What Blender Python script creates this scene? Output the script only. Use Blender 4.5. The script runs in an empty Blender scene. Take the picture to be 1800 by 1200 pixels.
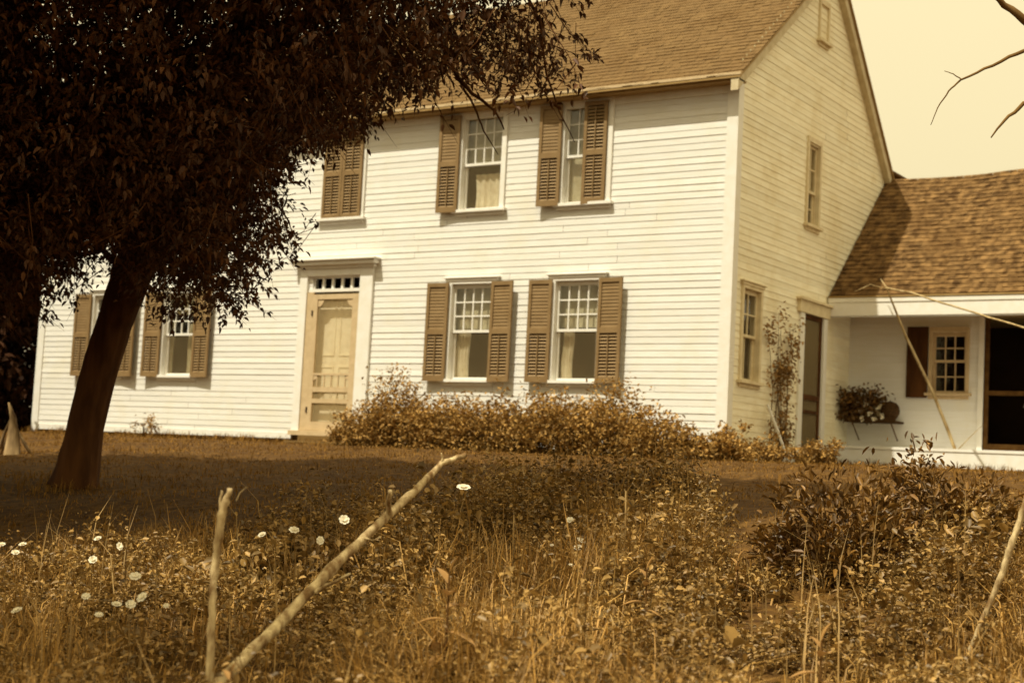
import bpy, math, random
import numpy as np
from mathutils import Vector, Matrix, noise
random.seed(7); rng = np.random.default_rng(11)
R = math.radians
S = bpy.context.scene
COL = S.collection

# ------------------------------------------------------------------ camera
FPX = 2694.48
CAM = Vector((7.9943, -16.928, -0.3398))
MROT = Matrix.Rotation(0.58224, 3, 'Z') @ Matrix.Rotation(math.pi/2 + 0.08726, 3, 'X') @ Matrix.Rotation(0.051146, 3, 'Z')
cd = bpy.data.cameras.new('camera'); cam = bpy.data.objects.new('camera', cd); COL.objects.link(cam)
cam.matrix_world = Matrix.Translation(CAM) @ MROT.to_4x4()
cd.sensor_width = 36; cd.lens = FPX*36/1800; cd.clip_start = .05; cd.clip_end = 3000
cd.dof.use_dof = True; cd.dof.focus_distance = 8.6; cd.dof.aperture_fstop = 3.0
S.camera = cam

def at(u, v, D):
    """point whose view depth is D metres, in the direction of photo pixel u, v"""
    return CAM + MROT @ Vector(((u-900)/FPX*D, -(v-600)/FPX*D, -D))
CA = np.array(CAM); MA = np.array(MROT)
def pix(P):
    d = (np.asarray(P, float) - CA) @ MA
    return 900 + FPX*d[:, 0]/-d[:, 2], 600 - FPX*d[:, 1]/-d[:, 2], -d[:, 2]

QZ = [(-60, .9), (-10, .15), (-3.2, .04), (0, -.03), (1.5, -.07), (3, -.17), (4.7, -.34), (6, -.46), (8, -.64), (9, -.80), (10, -.95), (11, -1.07), (13, -1.27), (17, -1.5), (30, -2.1), (300, -9)]
QX = np.array([a for a, b in QZ], float); QH = np.array([b for a, b in QZ], float)
def gz(x, y):
    x = np.asarray(x, float); y = np.asarray(y, float)
    h = np.interp(-y, QX, QH)
    w = np.clip((-y-1)/3, 0, 1)
    return h + w*(.03*np.sin(x*1.3+y*.7) + .02*np.sin(x*2.9-y*2.1+1) )

# ------------------------------------------------------------------ materials
def nt(name):
    m = bpy.data.materials.new(name); m.use_nodes = True
    t = m.node_tree; t.nodes.clear()
    o = t.nodes.new('ShaderNodeOutputMaterial'); b = t.nodes.new('ShaderNodeBsdfPrincipled')
    t.links.new(b.outputs[0], o.inputs[0]); return m, t, b, o
def mat(name, c1, c2=None, scale=8, rough=.75, bump=.0, bscale=60, island=0., stretch=(1, 1, 1), spec=.2, c3=None, trans=0, detail=6):
    """procedural: two-colour noise, per-piece random, fine bump"""
    m, t, b, o = nt(name); L = t.links.new
    b.inputs['Roughness'].default_value = rough; b.inputs['Specular IOR Level'].default_value = spec
    c2 = c2 or tuple(x*.8 for x in c1)
    tc = t.nodes.new('ShaderNodeTexCoord'); mp = t.nodes.new('ShaderNodeMapping'); mp.inputs['Scale'].default_value = stretch
    L(tc.outputs['Object'], mp.inputs[0])
    n = t.nodes.new('ShaderNodeTexNoise'); n.inputs['Scale'].default_value = scale; n.inputs['Detail'].default_value = detail
    L(mp.outputs[0], n.inputs[0])
    r = t.nodes.new('ShaderNodeValToRGB'); r.color_ramp.elements[0].position = .35; r.color_ramp.elements[1].position = .65
    r.color_ramp.elements[0].color = (*c2, 1); r.color_ramp.elements[1].color = (*c1, 1)
    L(n.outputs[0], r.inputs[0]); out = r.outputs[0]
    if island:
        g = t.nodes.new('ShaderNodeNewGeometry'); r2 = t.nodes.new('ShaderNodeMapRange')
        r2.inputs['To Min'].default_value = 1-island; r2.inputs['To Max'].default_value = 1+island
        L(g.outputs['Random Per Island'], r2.inputs[0])
        v = t.nodes.new('ShaderNodeVectorMath'); v.operation = 'SCALE'; L(out, v.inputs[0]); L(r2.outputs[0], v.inputs['Scale']); out = v.outputs[0]
    if c3:   # larger stains
        n3 = t.nodes.new('ShaderNodeTexNoise'); n3.inputs['Scale'].default_value = 1.4; n3.inputs['Detail'].default_value = 9; n3.inputs['Roughness'].default_value = .7; L(tc.outputs['Object'], n3.inputs[0])
        mr = t.nodes.new('ShaderNodeMapRange'); mr.inputs['From Min'].default_value = .5; mr.inputs['From Max'].default_value = .72; L(n3.outputs[0], mr.inputs[0])
        mx = t.nodes.new('ShaderNodeMixRGB'); mx.inputs[2].default_value = (*c3, 1); L(mr.outputs[0], mx.inputs[0]); L(out, mx.inputs[1]); out = mx.outputs[0]
    L(out, b.inputs['Base Color'])
    if bump:
        nb = t.nodes.new('ShaderNodeTexNoise'); nb.inputs['Scale'].default_value = bscale; nb.inputs['Detail'].default_value = 4; L(mp.outputs[0], nb.inputs[0])
        bp = t.nodes.new('ShaderNodeBump'); bp.inputs['Strength'].default_value = bump; bp.inputs['Distance'].default_value = .01
        L(nb.outputs[0], bp.inputs['Height']); L(bp.outputs[0], b.inputs['Normal'])
    if trans:
        tr = t.nodes.new('ShaderNodeBsdfTranslucent'); L(out, tr.inputs[0]); ms = t.nodes.new('ShaderNodeMixShader'); ms.inputs[0].default_value = trans
        L(b.outputs[0], ms.inputs[1]); L(tr.outputs[0], ms.inputs[2]); L(ms.outputs[0], o.inputs[0])
    return m
M = {}
M['clap'] = mat('white_clapboard', (.77, .755, .73), (.72, .70, .65), 5, .6, .25, 40, .05, (.6, .6, 6), c3=(.72, .68, .58))
M['white'] = mat('white_trim', (.80, .78, .74), (.76, .73, .66), 9, .5, .15, 50)
M['clap_side'] = mat('shade_white_clapboard', (0.9000, 0.8536, 0.6826), (0.8231, 0.7507, 0.5559), 4, .7, .3, 40, .06, (.6, .6, 6), c3=(0.7408, 0.6376, 0.4096))  # same white paint, lighter and yellower in colour for the shaded gable
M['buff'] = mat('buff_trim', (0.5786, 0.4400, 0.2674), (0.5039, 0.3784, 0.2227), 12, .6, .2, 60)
M['shut'] = mat('faded_shutter_paint', (0.2473, 0.1617, 0.0759), (0.2127, 0.1341, 0.0589), 7, .6, .2, 50, .05)
M['roof'] = mat('weathered_shingle', (0.1484, 0.0879, 0.0329), (0.1284, 0.0735, 0.0263), 3, .9, .3, 80, .07, c3=(0.1084, 0.0573, 0.0160))
M['roof2'] = mat('mossy_shingle', (0.2040, 0.1158, 0.0434), (0.0595, 0.0283, 0.0074), 9, .95, .4, 60, .15, c3=(0.0914, 0.0454, 0.0126), detail=5)
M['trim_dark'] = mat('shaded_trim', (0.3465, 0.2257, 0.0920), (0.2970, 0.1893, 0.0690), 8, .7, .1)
M['rake'] = mat('weathered_rake_paint', (.62, .53, .36), (.50, .41, .26), 8, .7, .2)
M['sidetrim'] = mat('weathered_side_trim', (.72, .62, .42), (.62, .51, .32), 9, .6, .2, 60)
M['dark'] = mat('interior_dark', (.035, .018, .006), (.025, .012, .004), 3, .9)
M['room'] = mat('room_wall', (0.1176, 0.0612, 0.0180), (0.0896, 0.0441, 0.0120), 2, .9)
M['cloth'] = mat('curtain_cloth', (.74, .66, .46), (.62, .52, .33), 12, .9, .1, 90, trans=.3)
M['blind'] = mat('roller_blind', (.55, .47, .29), (.50, .42, .25), 3, .9)
M['bark'] = mat('tree_bark', (0.1035, 0.0414, 0.0114), (0.0483, 0.0176, 0.0046), 9, .95, 1., 30, 0, (1, 1, .25))
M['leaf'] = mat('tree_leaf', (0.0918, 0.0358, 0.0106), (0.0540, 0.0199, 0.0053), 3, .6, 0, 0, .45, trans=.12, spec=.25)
M['shadeleaf'] = mat('shade_dark_leaf', (0.0347, 0.0120, 0.0031), (0.0204, 0.0068, 0.0015), 3, .8, 0, 0, .4, spec=.1)  # leaf colour darkened to stand for deep shade in these trees
M['shrubm'] = mat('shrub_leaf', (0.3950, 0.2333, 0.0678), (0.2578, 0.1402, 0.0325), 3, .6, 0, 0, .5, trans=.2)
M['darkshrub'] = mat('dark_shrub_leaf', (0.1855, 0.0940, 0.0179), (0.0928, 0.0409, 0.0060), 4, .5, 0, 0, .6, trans=.12, spec=.4)
M['vine'] = mat('vine_leaf', (0.3533, 0.2120, 0.0750), (0.2355, 0.1272, 0.0363), 4, .6, 0, 0, .4, trans=.2)
M['lawn'] = mat('lawn_blade', (0.2298, 0.1167, 0.0213), (0.1676, 0.0805, 0.0129), 1.2, .8, 0, 0, .45, trans=.15)
M['grass'] = mat('meadow_blade', (0.3986, 0.2277, 0.0604), (0.2424, 0.1249, 0.0257), 1.6, .6, 0, 0, .6, trans=.25, spec=.35)
M['weed'] = mat('weed_leaf', (0.3161, 0.1934, 0.0588), (0.1710, 0.0922, 0.0207), 1.6, .5, 0, 0, .6, trans=.2, spec=.4)
M['straw'] = mat('dry_stalk', (0.3293, 0.2152, 0.0847), (0.2038, 0.1187, 0.0385), 10, .7, 0, 0, .3, trans=.1)
M['milk'] = mat('broad_leaf', (0.3641, 0.1992, 0.0622), (0.2774, 0.1443, 0.0420), 14, .5, .2, 60, .15, trans=.2, spec=.4)
M['petal'] = mat('white_petal', (.85, .80, .66), (.78, .71, .54), 20, .7, trans=.3)
M['stick'] = mat('barkless_wood', (0.4940, 0.3780, 0.2000), (0.2470, 0.1620, 0.0640), 14, .7, .5, 60, 0, (1, 1, .3))
M['stick2'] = mat('peeling_wood', (.60, .47, .26), (.17, .095, .035), 26, .8, 1., 70, 0, (1, 1, .35), detail=8)
M['stumpm'] = mat('split_stump_wood', (.40, .27, .13), (.07, .035, .012), 9, .8, .6, 50, 0, (1, 1, .25))
M['twig'] = mat('dark_twig', (.12, .06, .015), (.07, .03, .006), 9, .9)
M['bare'] = mat('bare_branch', (0.1950, 0.1120, 0.0360), (0.1200, 0.0640, 0.0180), 9, .9)
M['ground'] = mat('soil_and_turf', (0.1144, 0.0554, 0.0096), (0.0424, 0.0175, 0.0023), 13, .95, 1., 30, c3=(0.0538, 0.0228, 0.0032), detail=12)
M['step'] = mat('old_step_wood', (.20, .12, .04), (.14, .08, .024), 12, .8, .4, 60, 0, (.2, 1, 4))
M['stone'] = mat('foundation_stone', (.14, .085, .028), (.08, .045, .012), 5, .9, .8, 14)
M['pot'] = mat('pale_pot', (.66, .56, .36), (.5, .4, .22), 9, .7)
M['bask'] = mat('wicker', (.07, .035, .01), (.035, .016, .004), 50, .9, .8, 90)
M['pale'] = mat('pale_object', (.8, .72, .5), (.7, .6, .4), 9, .7)
# glass
m, t, b, o = nt('window_glass'); M['glass'] = m; t.nodes.remove(b)
tr = t.nodes.new('ShaderNodeBsdfTransparent'); tr.inputs[0].default_value = (.9, .9, .86, 1)
gl = t.nodes.new('ShaderNodeBsdfGlossy'); gl.inputs['Roughness'].default_value = .03
lw_ = t.nodes.new('ShaderNodeLayerWeight'); lw_.inputs[0].default_value = .5
pw_ = t.nodes.new('ShaderNodeMath'); pw_.operation = 'POWER'; pw_.inputs[1].default_value = 3; t.links.new(lw_.outputs['Facing'], pw_.inputs[0])
fr = t.nodes.new('ShaderNodeMath'); fr.operation = 'MULTIPLY_ADD'; fr.inputs[1].default_value = .6; fr.inputs[2].default_value = .07; t.links.new(pw_.outputs[0], fr.inputs[0])
nz = t.nodes.new('ShaderNodeTexNoise'); nz.inputs['Scale'].default_value = 4; bp = t.nodes.new('ShaderNodeBump'); bp.inputs['Strength'].default_value = .15; bp.inputs['Distance'].default_value = .02
t.links.new(nz.outputs[0], bp.inputs['Height']); t.links.new(bp.outputs[0], gl.inputs['Normal'])
mx = t.nodes.new('ShaderNodeMixShader'); t.links.new(fr.outputs[0], mx.inputs[0]); t.links.new(tr.outputs[0], mx.inputs[1]); t.links.new(gl.outputs[0], mx.inputs[2]); t.links.new(mx.outputs[0], o.inputs[0])
# insect screen: real wire-cloth transmits part of the light
m, t, b, o = nt('insect_screen'); M['screen'] = m
b.inputs['Base Color'].default_value = (.58, .44, .23, 1); b.inputs['Roughness'].default_value = .6
tr = t.nodes.new('ShaderNodeBsdfTransparent'); mx = t.nodes.new('ShaderNodeMixShader'); mx.inputs[0].default_value = .28
t.links.new(tr.outputs[0], mx.inputs[1]); t.links.new(b.outputs[0], mx.inputs[2]); t.links.new(mx.outputs[0], o.inputs[0])

M['wscreen'] = M['screen'].copy(); M['wscreen'].name = 'window_screen'
for n_ in M['wscreen'].node_tree.nodes:
    if n_.type == 'MIX_SHADER': n_.inputs[0].default_value = .12
# ------------------------------------------------------------------ object helpers
def link(name, me, m, parent=None):
    o = bpy.data.objects.new(name, me); COL.objects.link(o)
    if m is not None: me.materials.append(m)
    if parent is not None: o.parent = parent; o.matrix_parent_inverse = Matrix.Translation(-parent.location) if parent.type == 'EMPTY' or parent.location.length else Matrix()
    return o
def tag(o, label, cat=None, group=None, kind=None):
    if label: o['label'] = label
    if cat: o['category'] = cat
    if group: o['group'] = group
    if kind: o['kind'] = kind
    return o
def empty(name, loc, label, cat, group=None):
    o = bpy.data.objects.new(name, None); COL.objects.link(o); o.location = Vector(loc); o.empty_display_size = .2
    return tag(o, label, cat, group)
class MB:
    def __init__(s, f=None): s.v = []; s.f = []; s.map = f
    def add(s, vs, fs):
        n = len(s.v); s.v += [s.map(*p) if s.map else tuple(p) for p in vs]; s.f += [tuple(i+n for i in f) for f in fs]
    def box(s, a, b):
        x0, x1 = sorted((a[0], b[0])); y0, y1 = sorted((a[1], b[1])); z0, z1 = sorted((a[2], b[2]))
        s.add([(x0, y0, z0), (x1, y0, z0), (x1, y1, z0), (x0, y1, z0), (x0, y0, z1), (x1, y0, z1), (x1, y1, z1), (x0, y1, z1)],
              [(0, 3, 2, 1), (4, 5, 6, 7), (0, 1, 5, 4), (1, 2, 6, 5), (2, 3, 7, 6), (3, 0, 4, 7)])
    def quad(s, a, b, c, d): s.add([a, b, c, d], [(0, 1, 2, 3)])
    def tube(s, pts, rad, seg=8):
        pts = [Vector(p) for p in pts]; n = len(pts); rings = []
        if not hasattr(rad, '__len__'): rad = [rad]*n
        ref = Vector((0, 0, 1)) if abs((pts[-1]-pts[0]).normalized().z) < .8 else Vector((1, 0, 0))
        vs = []
        for i, p in enumerate(pts):
            d = (pts[min(i+1, n-1)] - pts[max(i-1, 0)]).normalized()
            a = d.cross(ref).normalized(); b = d.cross(a).normalized()
            for k in range(seg):
                th = 2*math.pi*k/seg; vs.append(tuple(p + (a*math.cos(th)+b*math.sin(th))*rad[i]))
        fs = [(i*seg+k, i*seg+(k+1) % seg, (i+1)*seg+(k+1) % seg, (i+1)*seg+k) for i in range(n-1) for k in range(seg)]
        fs += [tuple(range(seg)), tuple(range((n-1)*seg, n*seg))]
        s.add(vs, fs)
    def lathe(s, c, prof, seg=16):
        vs = [(c[0]+r*math.cos(2*math.pi*k/seg), c[1]+r*math.sin(2*math.pi*k/seg), c[2]+z) for r, z in prof for k in range(seg)]
        n = len(prof); fs = [(i*seg+k, i*seg+(k+1) % seg, (i+1)*seg+(k+1) % seg, (i+1)*seg+k) for i in range(n-1) for k in range(seg)]
        fs += [tuple(range(seg)), tuple(range((n-1)*seg, n*seg))]; s.add(vs, fs)
    def build(s, name, m, parent=None, smooth=False, bevel=0):
        me = bpy.data.meshes.new(name); me.from_pydata(s.v, [], s.f); me.update()
        o = link(name, me, m, parent)
        if smooth: me.polygons.foreach_set('use_smooth', [True]*len(me.polygons))
        if bevel:
            b = o.modifiers.new('bevel', 'BEVEL'); b.width = bevel; b.segments = 2; b.limit_method = 'ANGLE'
        return o
def npmesh(name, V, F, m, parent=None, smooth=False):
    me = bpy.data.meshes.new(name); V = np.asarray(V, np.float32)
    me.vertices.add(len(V)); me.vertices.foreach_set('co', V.ravel())
    k = F.shape[1]; me.loops.add(F.size); me.loops.foreach_set('vertex_index', F.astype(np.int32).ravel())
    me.polygons.add(len(F)); me.polygons.foreach_set('loop_start', np.arange(0, F.size, k, dtype=np.int32))
    me.polygons.foreach_set('loop_total', np.full(len(F), k, np.int32))
    me.update(calc_edges=True); me.validate()
    return link(name, me, m, parent)
def nrm(a): return a/np.maximum(np.linalg.norm(a, axis=1, keepdims=True), 1e-6)
def rdir(n, flat=1.): 
    d = rng.normal(size=(n, 3)); d[:, 2] *= flat; return nrm(d)
def leaves(name, P, D, Ln, W, m, parent=None, fold=.25, droop=.2):
    """pointed leaf of six vertices, folded on the midrib and bent down at the tip"""
    n = len(P); Ln = np.broadcast_to(Ln, n)[:, None]; W = np.broadcast_to(W, n)[:, None]
    D = nrm(D); s = nrm(np.cross(D, rdir(n)*.7 + np.array([0, 0, 1.]))); N = np.cross(s, D)
    tip = P + D*Ln - np.array([0, 0, 1.])*Ln*droop
    m1 = P + D*Ln*.35; m2 = P + D*Ln*.72 - np.array([0, 0, 1.])*Ln*droop*.4
    V = np.stack([P, m1 - s*W*.5 + N*W*fold, m2 - s*W*.36 + N*W*fold, tip, m2 + s*W*.36 + N*W*fold, m1 + s*W*.5 + N*W*fold], 1).reshape(-1, 3)
    b = (np.arange(n)*6)[:, None]
    F = np.concatenate([b+np.array([[0, 1, 2, 3]]), b+np.array([[0, 3, 4, 5]])], 0)
    return npmesh(name, V, F, m, parent)
def blades(name, P, H, W, m, parent=None, lean=.5, kind=None):
    n = len(P); H = np.broadcast_to(H, n)[:, None]; W = np.broadcast_to(W, n)[:, None]
    th = rng.uniform(0, 2*np.pi, n); d = np.stack([np.cos(th), np.sin(th), 0*th], 1); s = np.stack([-np.sin(th+rng.normal(0, .6, n)), np.cos(th), 0*th], 1); s = nrm(s)
    l = rng.uniform(.1, 1, n)[:, None]*lean; up = np.array([0, 0, 1.])
    a = P - s*W*.5; b_ = P + s*W*.5; mid = P + up*H*.55 + d*H*l*.3; tip = P + up*H*(1-.45*l) + d*H*l*1.1
    V = np.stack([a, b_, mid + s*W*.42, mid - s*W*.42, tip + s*W*.06, tip - s*W*.06], 1).reshape(-1, 3)
    i = (np.arange(n)*6)[:, None]
    F = np.concatenate([i+np.array([[0, 1, 2, 3]]), i+np.array([[3, 2, 4, 5]])], 0)
    return npmesh(name, V, F, m, parent)

# ------------------------------------------------------------------ ground and sky
xs = np.unique(np.concatenate([np.linspace(-14, 12, 120), -14-np.geomspace(.5, 500, 26), 12+np.geomspace(.5, 500, 26)]))
ys = np.unique(np.concatenate([np.linspace(-20, 5, 120), -20-np.geomspace(.5, 300, 20), 5+np.geomspace(.5, 800, 22)]))
X, Y = np.meshgrid(xs, ys); Z = gz(X, Y)
Z = Z + .012*np.sin(X*7.3+Y*3.1)*np.sin(Y*6.1-X*2)*(np.abs(X) < 14)
V = np.stack([X, Y, Z], -1).reshape(-1, 3); nx = len(xs)
i, j = np.meshgrid(np.arange(len(ys)-1), np.arange(nx-1), indexing='ij'); q = (i*nx+j).ravel()
g = npmesh('ground', V, np.stack([q, q+1, q+nx+1, q+nx], 1), M['ground']); g['kind'] = 'structure'
g.data.polygons.foreach_set('use_smooth', [True]*len(g.data.polygons))

SEL, SAZ = R(62), R(18)      # sun elevation; azimuth to the left of the front wall's normal
sun_to = Vector((-math.sin(SAZ)*math.cos(SEL), -math.cos(SAZ)*math.cos(SEL), math.sin(SEL)))
w = bpy.data.worlds.new('World'); S.world = w; w.use_nodes = True; t = w.node_tree; t.nodes.clear()
sky = t.nodes.new('ShaderNodeTexSky'); sky.sky_type = 'NISHITA'; sky.sun_disc = False; sky.sun_elevation = SEL
sky.sun_rotation = math.atan2(sun_to.x, sun_to.y); sky.dust_density = 6; sky.air_density = 1.5
bw = t.nodes.new('ShaderNodeRGBToBW'); t.links.new(sky.outputs[0], bw.inputs[0])
# bright summer haze: overcast-style sky, three times as bright overhead as at the horizon, plus the clear-sky glow towards the sun
tcw = t.nodes.new('ShaderNodeTexCoord'); sx = t.nodes.new('ShaderNodeSeparateXYZ'); t.links.new(tcw.outputs['Generated'], sx.inputs[0])
cz = t.nodes.new('ShaderNodeMath'); cz.operation = 'MAXIMUM'; cz.inputs[1].default_value = 0; t.links.new(sx.outputs['Z'], cz.inputs[0])
ma = t.nodes.new('ShaderNodeMath'); ma.operation = 'MULTIPLY_ADD'; ma.inputs[1].default_value = 4.2; ma.inputs[2].default_value = 4.9; t.links.new(cz.outputs[0], ma.inputs[0])
mb_ = t.nodes.new('ShaderNodeMath'); mb_.operation = 'MULTIPLY_ADD'; mb_.inputs[1].default_value = .25; t.links.new(bw.outputs[0], mb_.inputs[0]); t.links.new(ma.outputs[0], mb_.inputs[2])
tint = t.nodes.new('ShaderNodeVectorMath'); tint.operation = 'SCALE'; tint.inputs[0].default_value = (1.0, .85, .50); t.links.new(mb_.outputs[0], tint.inputs['Scale'])
bg = t.nodes.new('ShaderNodeBackground'); t.links.new(tint.outputs[0], bg.inputs[0]); bg.inputs[1].default_value = .1
ow = t.nodes.new('ShaderNodeOutputWorld'); t.links.new(bg.outputs[0], ow.inputs[0])
sl = bpy.data.lights.new('sun', 'SUN'); sl.energy = 3.7; sl.angle = R(.6); sl.color = (1, .94, .74)
so = bpy.data.objects.new('sun', sl); COL.objects.link(so); so.rotation_euler = sun_to.to_track_quat('Z', 'Y').to_euler(); so.location = (0, 0, 30)
S.view_settings.view_transform = 'Standard'; S.view_settings.look = 'None'; S.view_settings.exposure = 0.57; S.view_settings.gamma = 1

# ------------------------------------------------------------------ the farmhouse
house = empty('farmhouse', (-6.3, 0, 0), 'two storey white clapboard farmhouse with louvred shutters and steep shingled roof', 'house')
front = lambda u, v, z: (u, -v, z)
gable = lambda u, v, z: (v, u, z)
RW = 4.85; FS = .79; RY = 2.85; RZ = RW + FS*RY; RS = 1.075       # roof: height at the wall, slope, ridge, rear slope
WX0, WX1 = -12.55, 0.0

def clapboards(mb, lo, hi, z0, z1, holes, step=.0865, out=.0075, edge=None):
    z = z0; k = 0
    while z < z1 - .01:
        a, b = (lo, hi) if edge is None else edge(z + step*.5)
        zt = min(z+step, z1); jz = random.uniform(-.0015, .0015); o = out*random.uniform(.8, 1.25)
        segs = [(a, b)]
        for (h0, h1, g0, g1) in holes:
            if g0 < z+step*.5 < g1:
                ns = []
                for (p, q_) in segs:
                    if h1 <= p or h0 >= q_: ns.append((p, q_)); continue
                    if h0 > p: ns.append((p, h0))
                    if h1 < q_: ns.append((h1, q_))
                segs = ns
        for (p, q_) in segs:       # boards of random length, butted
            x = p
            while x < q_ - .01:
                x2 = min(x + random.uniform(2.2, 4.5), q_)
                if q_ - x2 < .6: x2 = q_
                oo = o + random.uniform(-.0015, .0015); e = .004 if x2 < q_ else 0
                mb.add([(x, oo, z+jz), (x2-e, oo+random.uniform(-.001, .001), z+jz), (x2-e, .002, zt+.004), (x, .002, zt+.004), (x, 0, z+jz), (x2-e, 0, z+jz)],
                       [(0, 1, 2, 3), (4, 5, 1, 0)])
                x = x2
        z += step; k += 1

WL = [(-10.93, .94, 2.22), (-9.31, .94, 2.22), (-3.83, .92, 2.22), (-2.17, .92, 2.22)]
WU = [(-6.19, 3.24, 4.56), (-3.78, 3.24, 4.56), (-2.14, 3.24, 4.56)]
hw = .325    # half the clear opening
holesF = [(c-hw-.03, c+hw+.03, a-.03, b+.03) for c, a, b in WL+WU] + [(-6.66, -5.74, .0, 2.42)]
mb = MB(front); clapboards(mb, WX0, WX1, .10, 4.70, holesF); mb.build('front_wall', M['clap'], house)
def gedge(z):
    a = 0 if z < RW else (z-RW)/FS
    b = 7.2 if z < RZ-RS*(7.2-RY) else RY+(RZ-z)/RS
    return a, b
GW = [(.585, .98, 2.12, .25), (2.43, 3.24, 4.36, .21)]
holesG = [(c-h-.02, c+h+.02, a-.02, b+.02) for c, a, b, h in GW] + [(2.27, 2.93, .0, 2.06)]
mb = MB(gable); clapboards(mb, 0, 7.2, .10, RZ-.1, holesG, out=.0085, edge=gedge); mb.build('gable_wall', M['clap_side'], house)
# far gable, rear wall, foundation, interior shell
mb = MB(); mb.add([(WX0, 0, 0), (WX0, 7.2, 0), (WX0, 7.2, 2.4), (WX0, RY, RZ-.1), (WX0, 0, RW-.1)], [(0, 1, 2, 3, 4)])
mb.quad((WX0, 7.2, 0), (0, 7.2, 0), (0, 7.2, 2.5), (WX0, 7.2, 2.5)); mb.build('rear_wall', M['clap_side'], house)
mb = MB(); mb.box((WX0+.02, .015, -.5), (-.02, .2, .085)); mb.box((-.2, .21, -.5), (-.015, 7.1, .085)); mb.build('foundation', M['stone'], house)
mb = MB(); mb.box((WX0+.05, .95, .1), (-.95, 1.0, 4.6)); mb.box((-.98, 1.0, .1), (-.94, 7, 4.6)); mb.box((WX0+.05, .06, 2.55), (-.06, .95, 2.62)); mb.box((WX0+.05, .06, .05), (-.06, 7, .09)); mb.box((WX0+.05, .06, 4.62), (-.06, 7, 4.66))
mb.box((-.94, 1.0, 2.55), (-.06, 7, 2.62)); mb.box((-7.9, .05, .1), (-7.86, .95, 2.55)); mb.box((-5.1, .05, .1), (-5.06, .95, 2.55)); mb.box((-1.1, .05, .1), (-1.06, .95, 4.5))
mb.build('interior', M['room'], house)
# corner boards, water table
mb = MB(); mb.box((-.13, -.024, .0), (-.0005, -.0, 4.6)); mb.box((.0, -.024, .0), (.022, .12, 4.74)); mb.build('corner_board', M['white'], house)
mb = MB(); mb.box((WX0-.02, -.024, 0), (WX0+.13, 0, 4.6)); mb.box((WX0-.02, 0.0005, 0), (WX0-.001, .12, 4.7)); mb.build('corner_board', M['white'], house)
mb = MB(); mb.box((WX0+.131, -.02, .035), (-6.9, .014, .12)); mb.box((-5.5, -.02, .035), (-.131, .014, .12)); mb.box((0, .121, .0), (.02, 2.1, .12)); mb.box((0, 3.1, .0), (.02, 7.1, .12)); mb.build('water_table', M['white'], house)
# roof shingles
def shingles(mb, x0, x1, base, updir, nor, length, expo, wid, lift=.012, sag=None):
    base = Vector(base); up = Vector(updir).normalized(); n = Vector(nor).normalized(); rows = int(length/expo)+1
    for r in range(rows):
        x = x0 - random.uniform(0, wid)
        while x < x1:
            w_ = wid*random.uniform(.6, 1.35); a = max(x, x0); b = min(x+w_-.004, x1); x += w_
            if b - a < .01: continue
            s0 = r*expo + random.uniform(-.006, .006); s1 = min((r+1)*expo + .01, length+.01); h = lift*random.uniform(.6, 1.6)
            def pt(X, s, k):
                p = base + up*s + n*k; dz = sag(X) * s/length if sag else 0
                return (X, p.y, p.z + dz)
            mb.add([pt(a, s0, h), pt(b, s0, h+random.uniform(-.003, .003)), pt(b, s1, .001), pt(a, s1, .001), pt(a, s0, -.006), pt(b, s0, -.006)], [(0, 1, 2, 3), (4, 5, 1, 0)])
OV = .24; XE0, XE1 = -12.68, .13
slopeL = math.hypot(RY+OV, FS*(RY+OV))
mb = MB(); shingles(mb, XE0, XE1, (0, -OV, RW-FS*OV), (0, 1, FS), (0, -FS, 1), slopeL, .115, .12, .008)
mb.build('front_roof', M['roof'], house)
RL = 7.5-RY
mb = MB(); mb.add([(XE0, RY, RZ), (XE1, RY, RZ), (XE1, RY+RL, RZ-RS*RL), (XE0, RY+RL, RZ-RS*RL)], [(0, 1, 2, 3)])
mb.build('rear_roof', M['roof'], house)
# roof deck under shingles + rakes
def slab(mb, x0, x1, ya, za, yb, zb, th):   # sloping board between two heights, th thick downward
    mb.add([(x0, ya, za), (x1, ya, za), (x1, yb, zb), (x0, yb, zb), (x0, ya, za-th), (x1, ya, za-th), (x1, yb, zb-th), (x0, yb, zb-th)],
           [(0, 1, 2, 3), (7, 6, 5, 4), (0, 4, 5, 1), (1, 5, 6, 2), (2, 6, 7, 3), (3, 7, 4, 0)])
mb = MB(); e = .008
slab(mb, XE0, XE1-.001, -OV, RW-FS*OV-e, RY, RZ-e, .03); slab(mb, XE0, XE1-.001, RY, RZ-e, RY+RL, RZ-RS*RL-e, .03)
mb.build('roof_deck', M['trim_dark'], house)
mb = MB(); slab(mb, .001, .10, -OV+.01, RW-FS*OV-.042, RY-.002, RZ-.042, .15)
slab(mb, .001, .10, RY+.002, RZ-.042, RY+RL, RZ-RS*RL-.042, .17); mb.build('rake_board', M['rake'], house)
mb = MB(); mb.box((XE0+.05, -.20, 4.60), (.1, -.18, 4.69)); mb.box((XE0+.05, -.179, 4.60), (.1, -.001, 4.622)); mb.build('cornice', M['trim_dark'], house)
mb = MB(); mb.box((XE0+.05, -.245, 4.655), (.13, -.202, 4.69)); mb.build('gutter', M['buff'], house)
mb = MB(); mb.box((WX0+.131, -.02, 4.5), (-.131, -.0, 4.599)); mb.build('frieze_board', M['white'], house)

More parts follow.
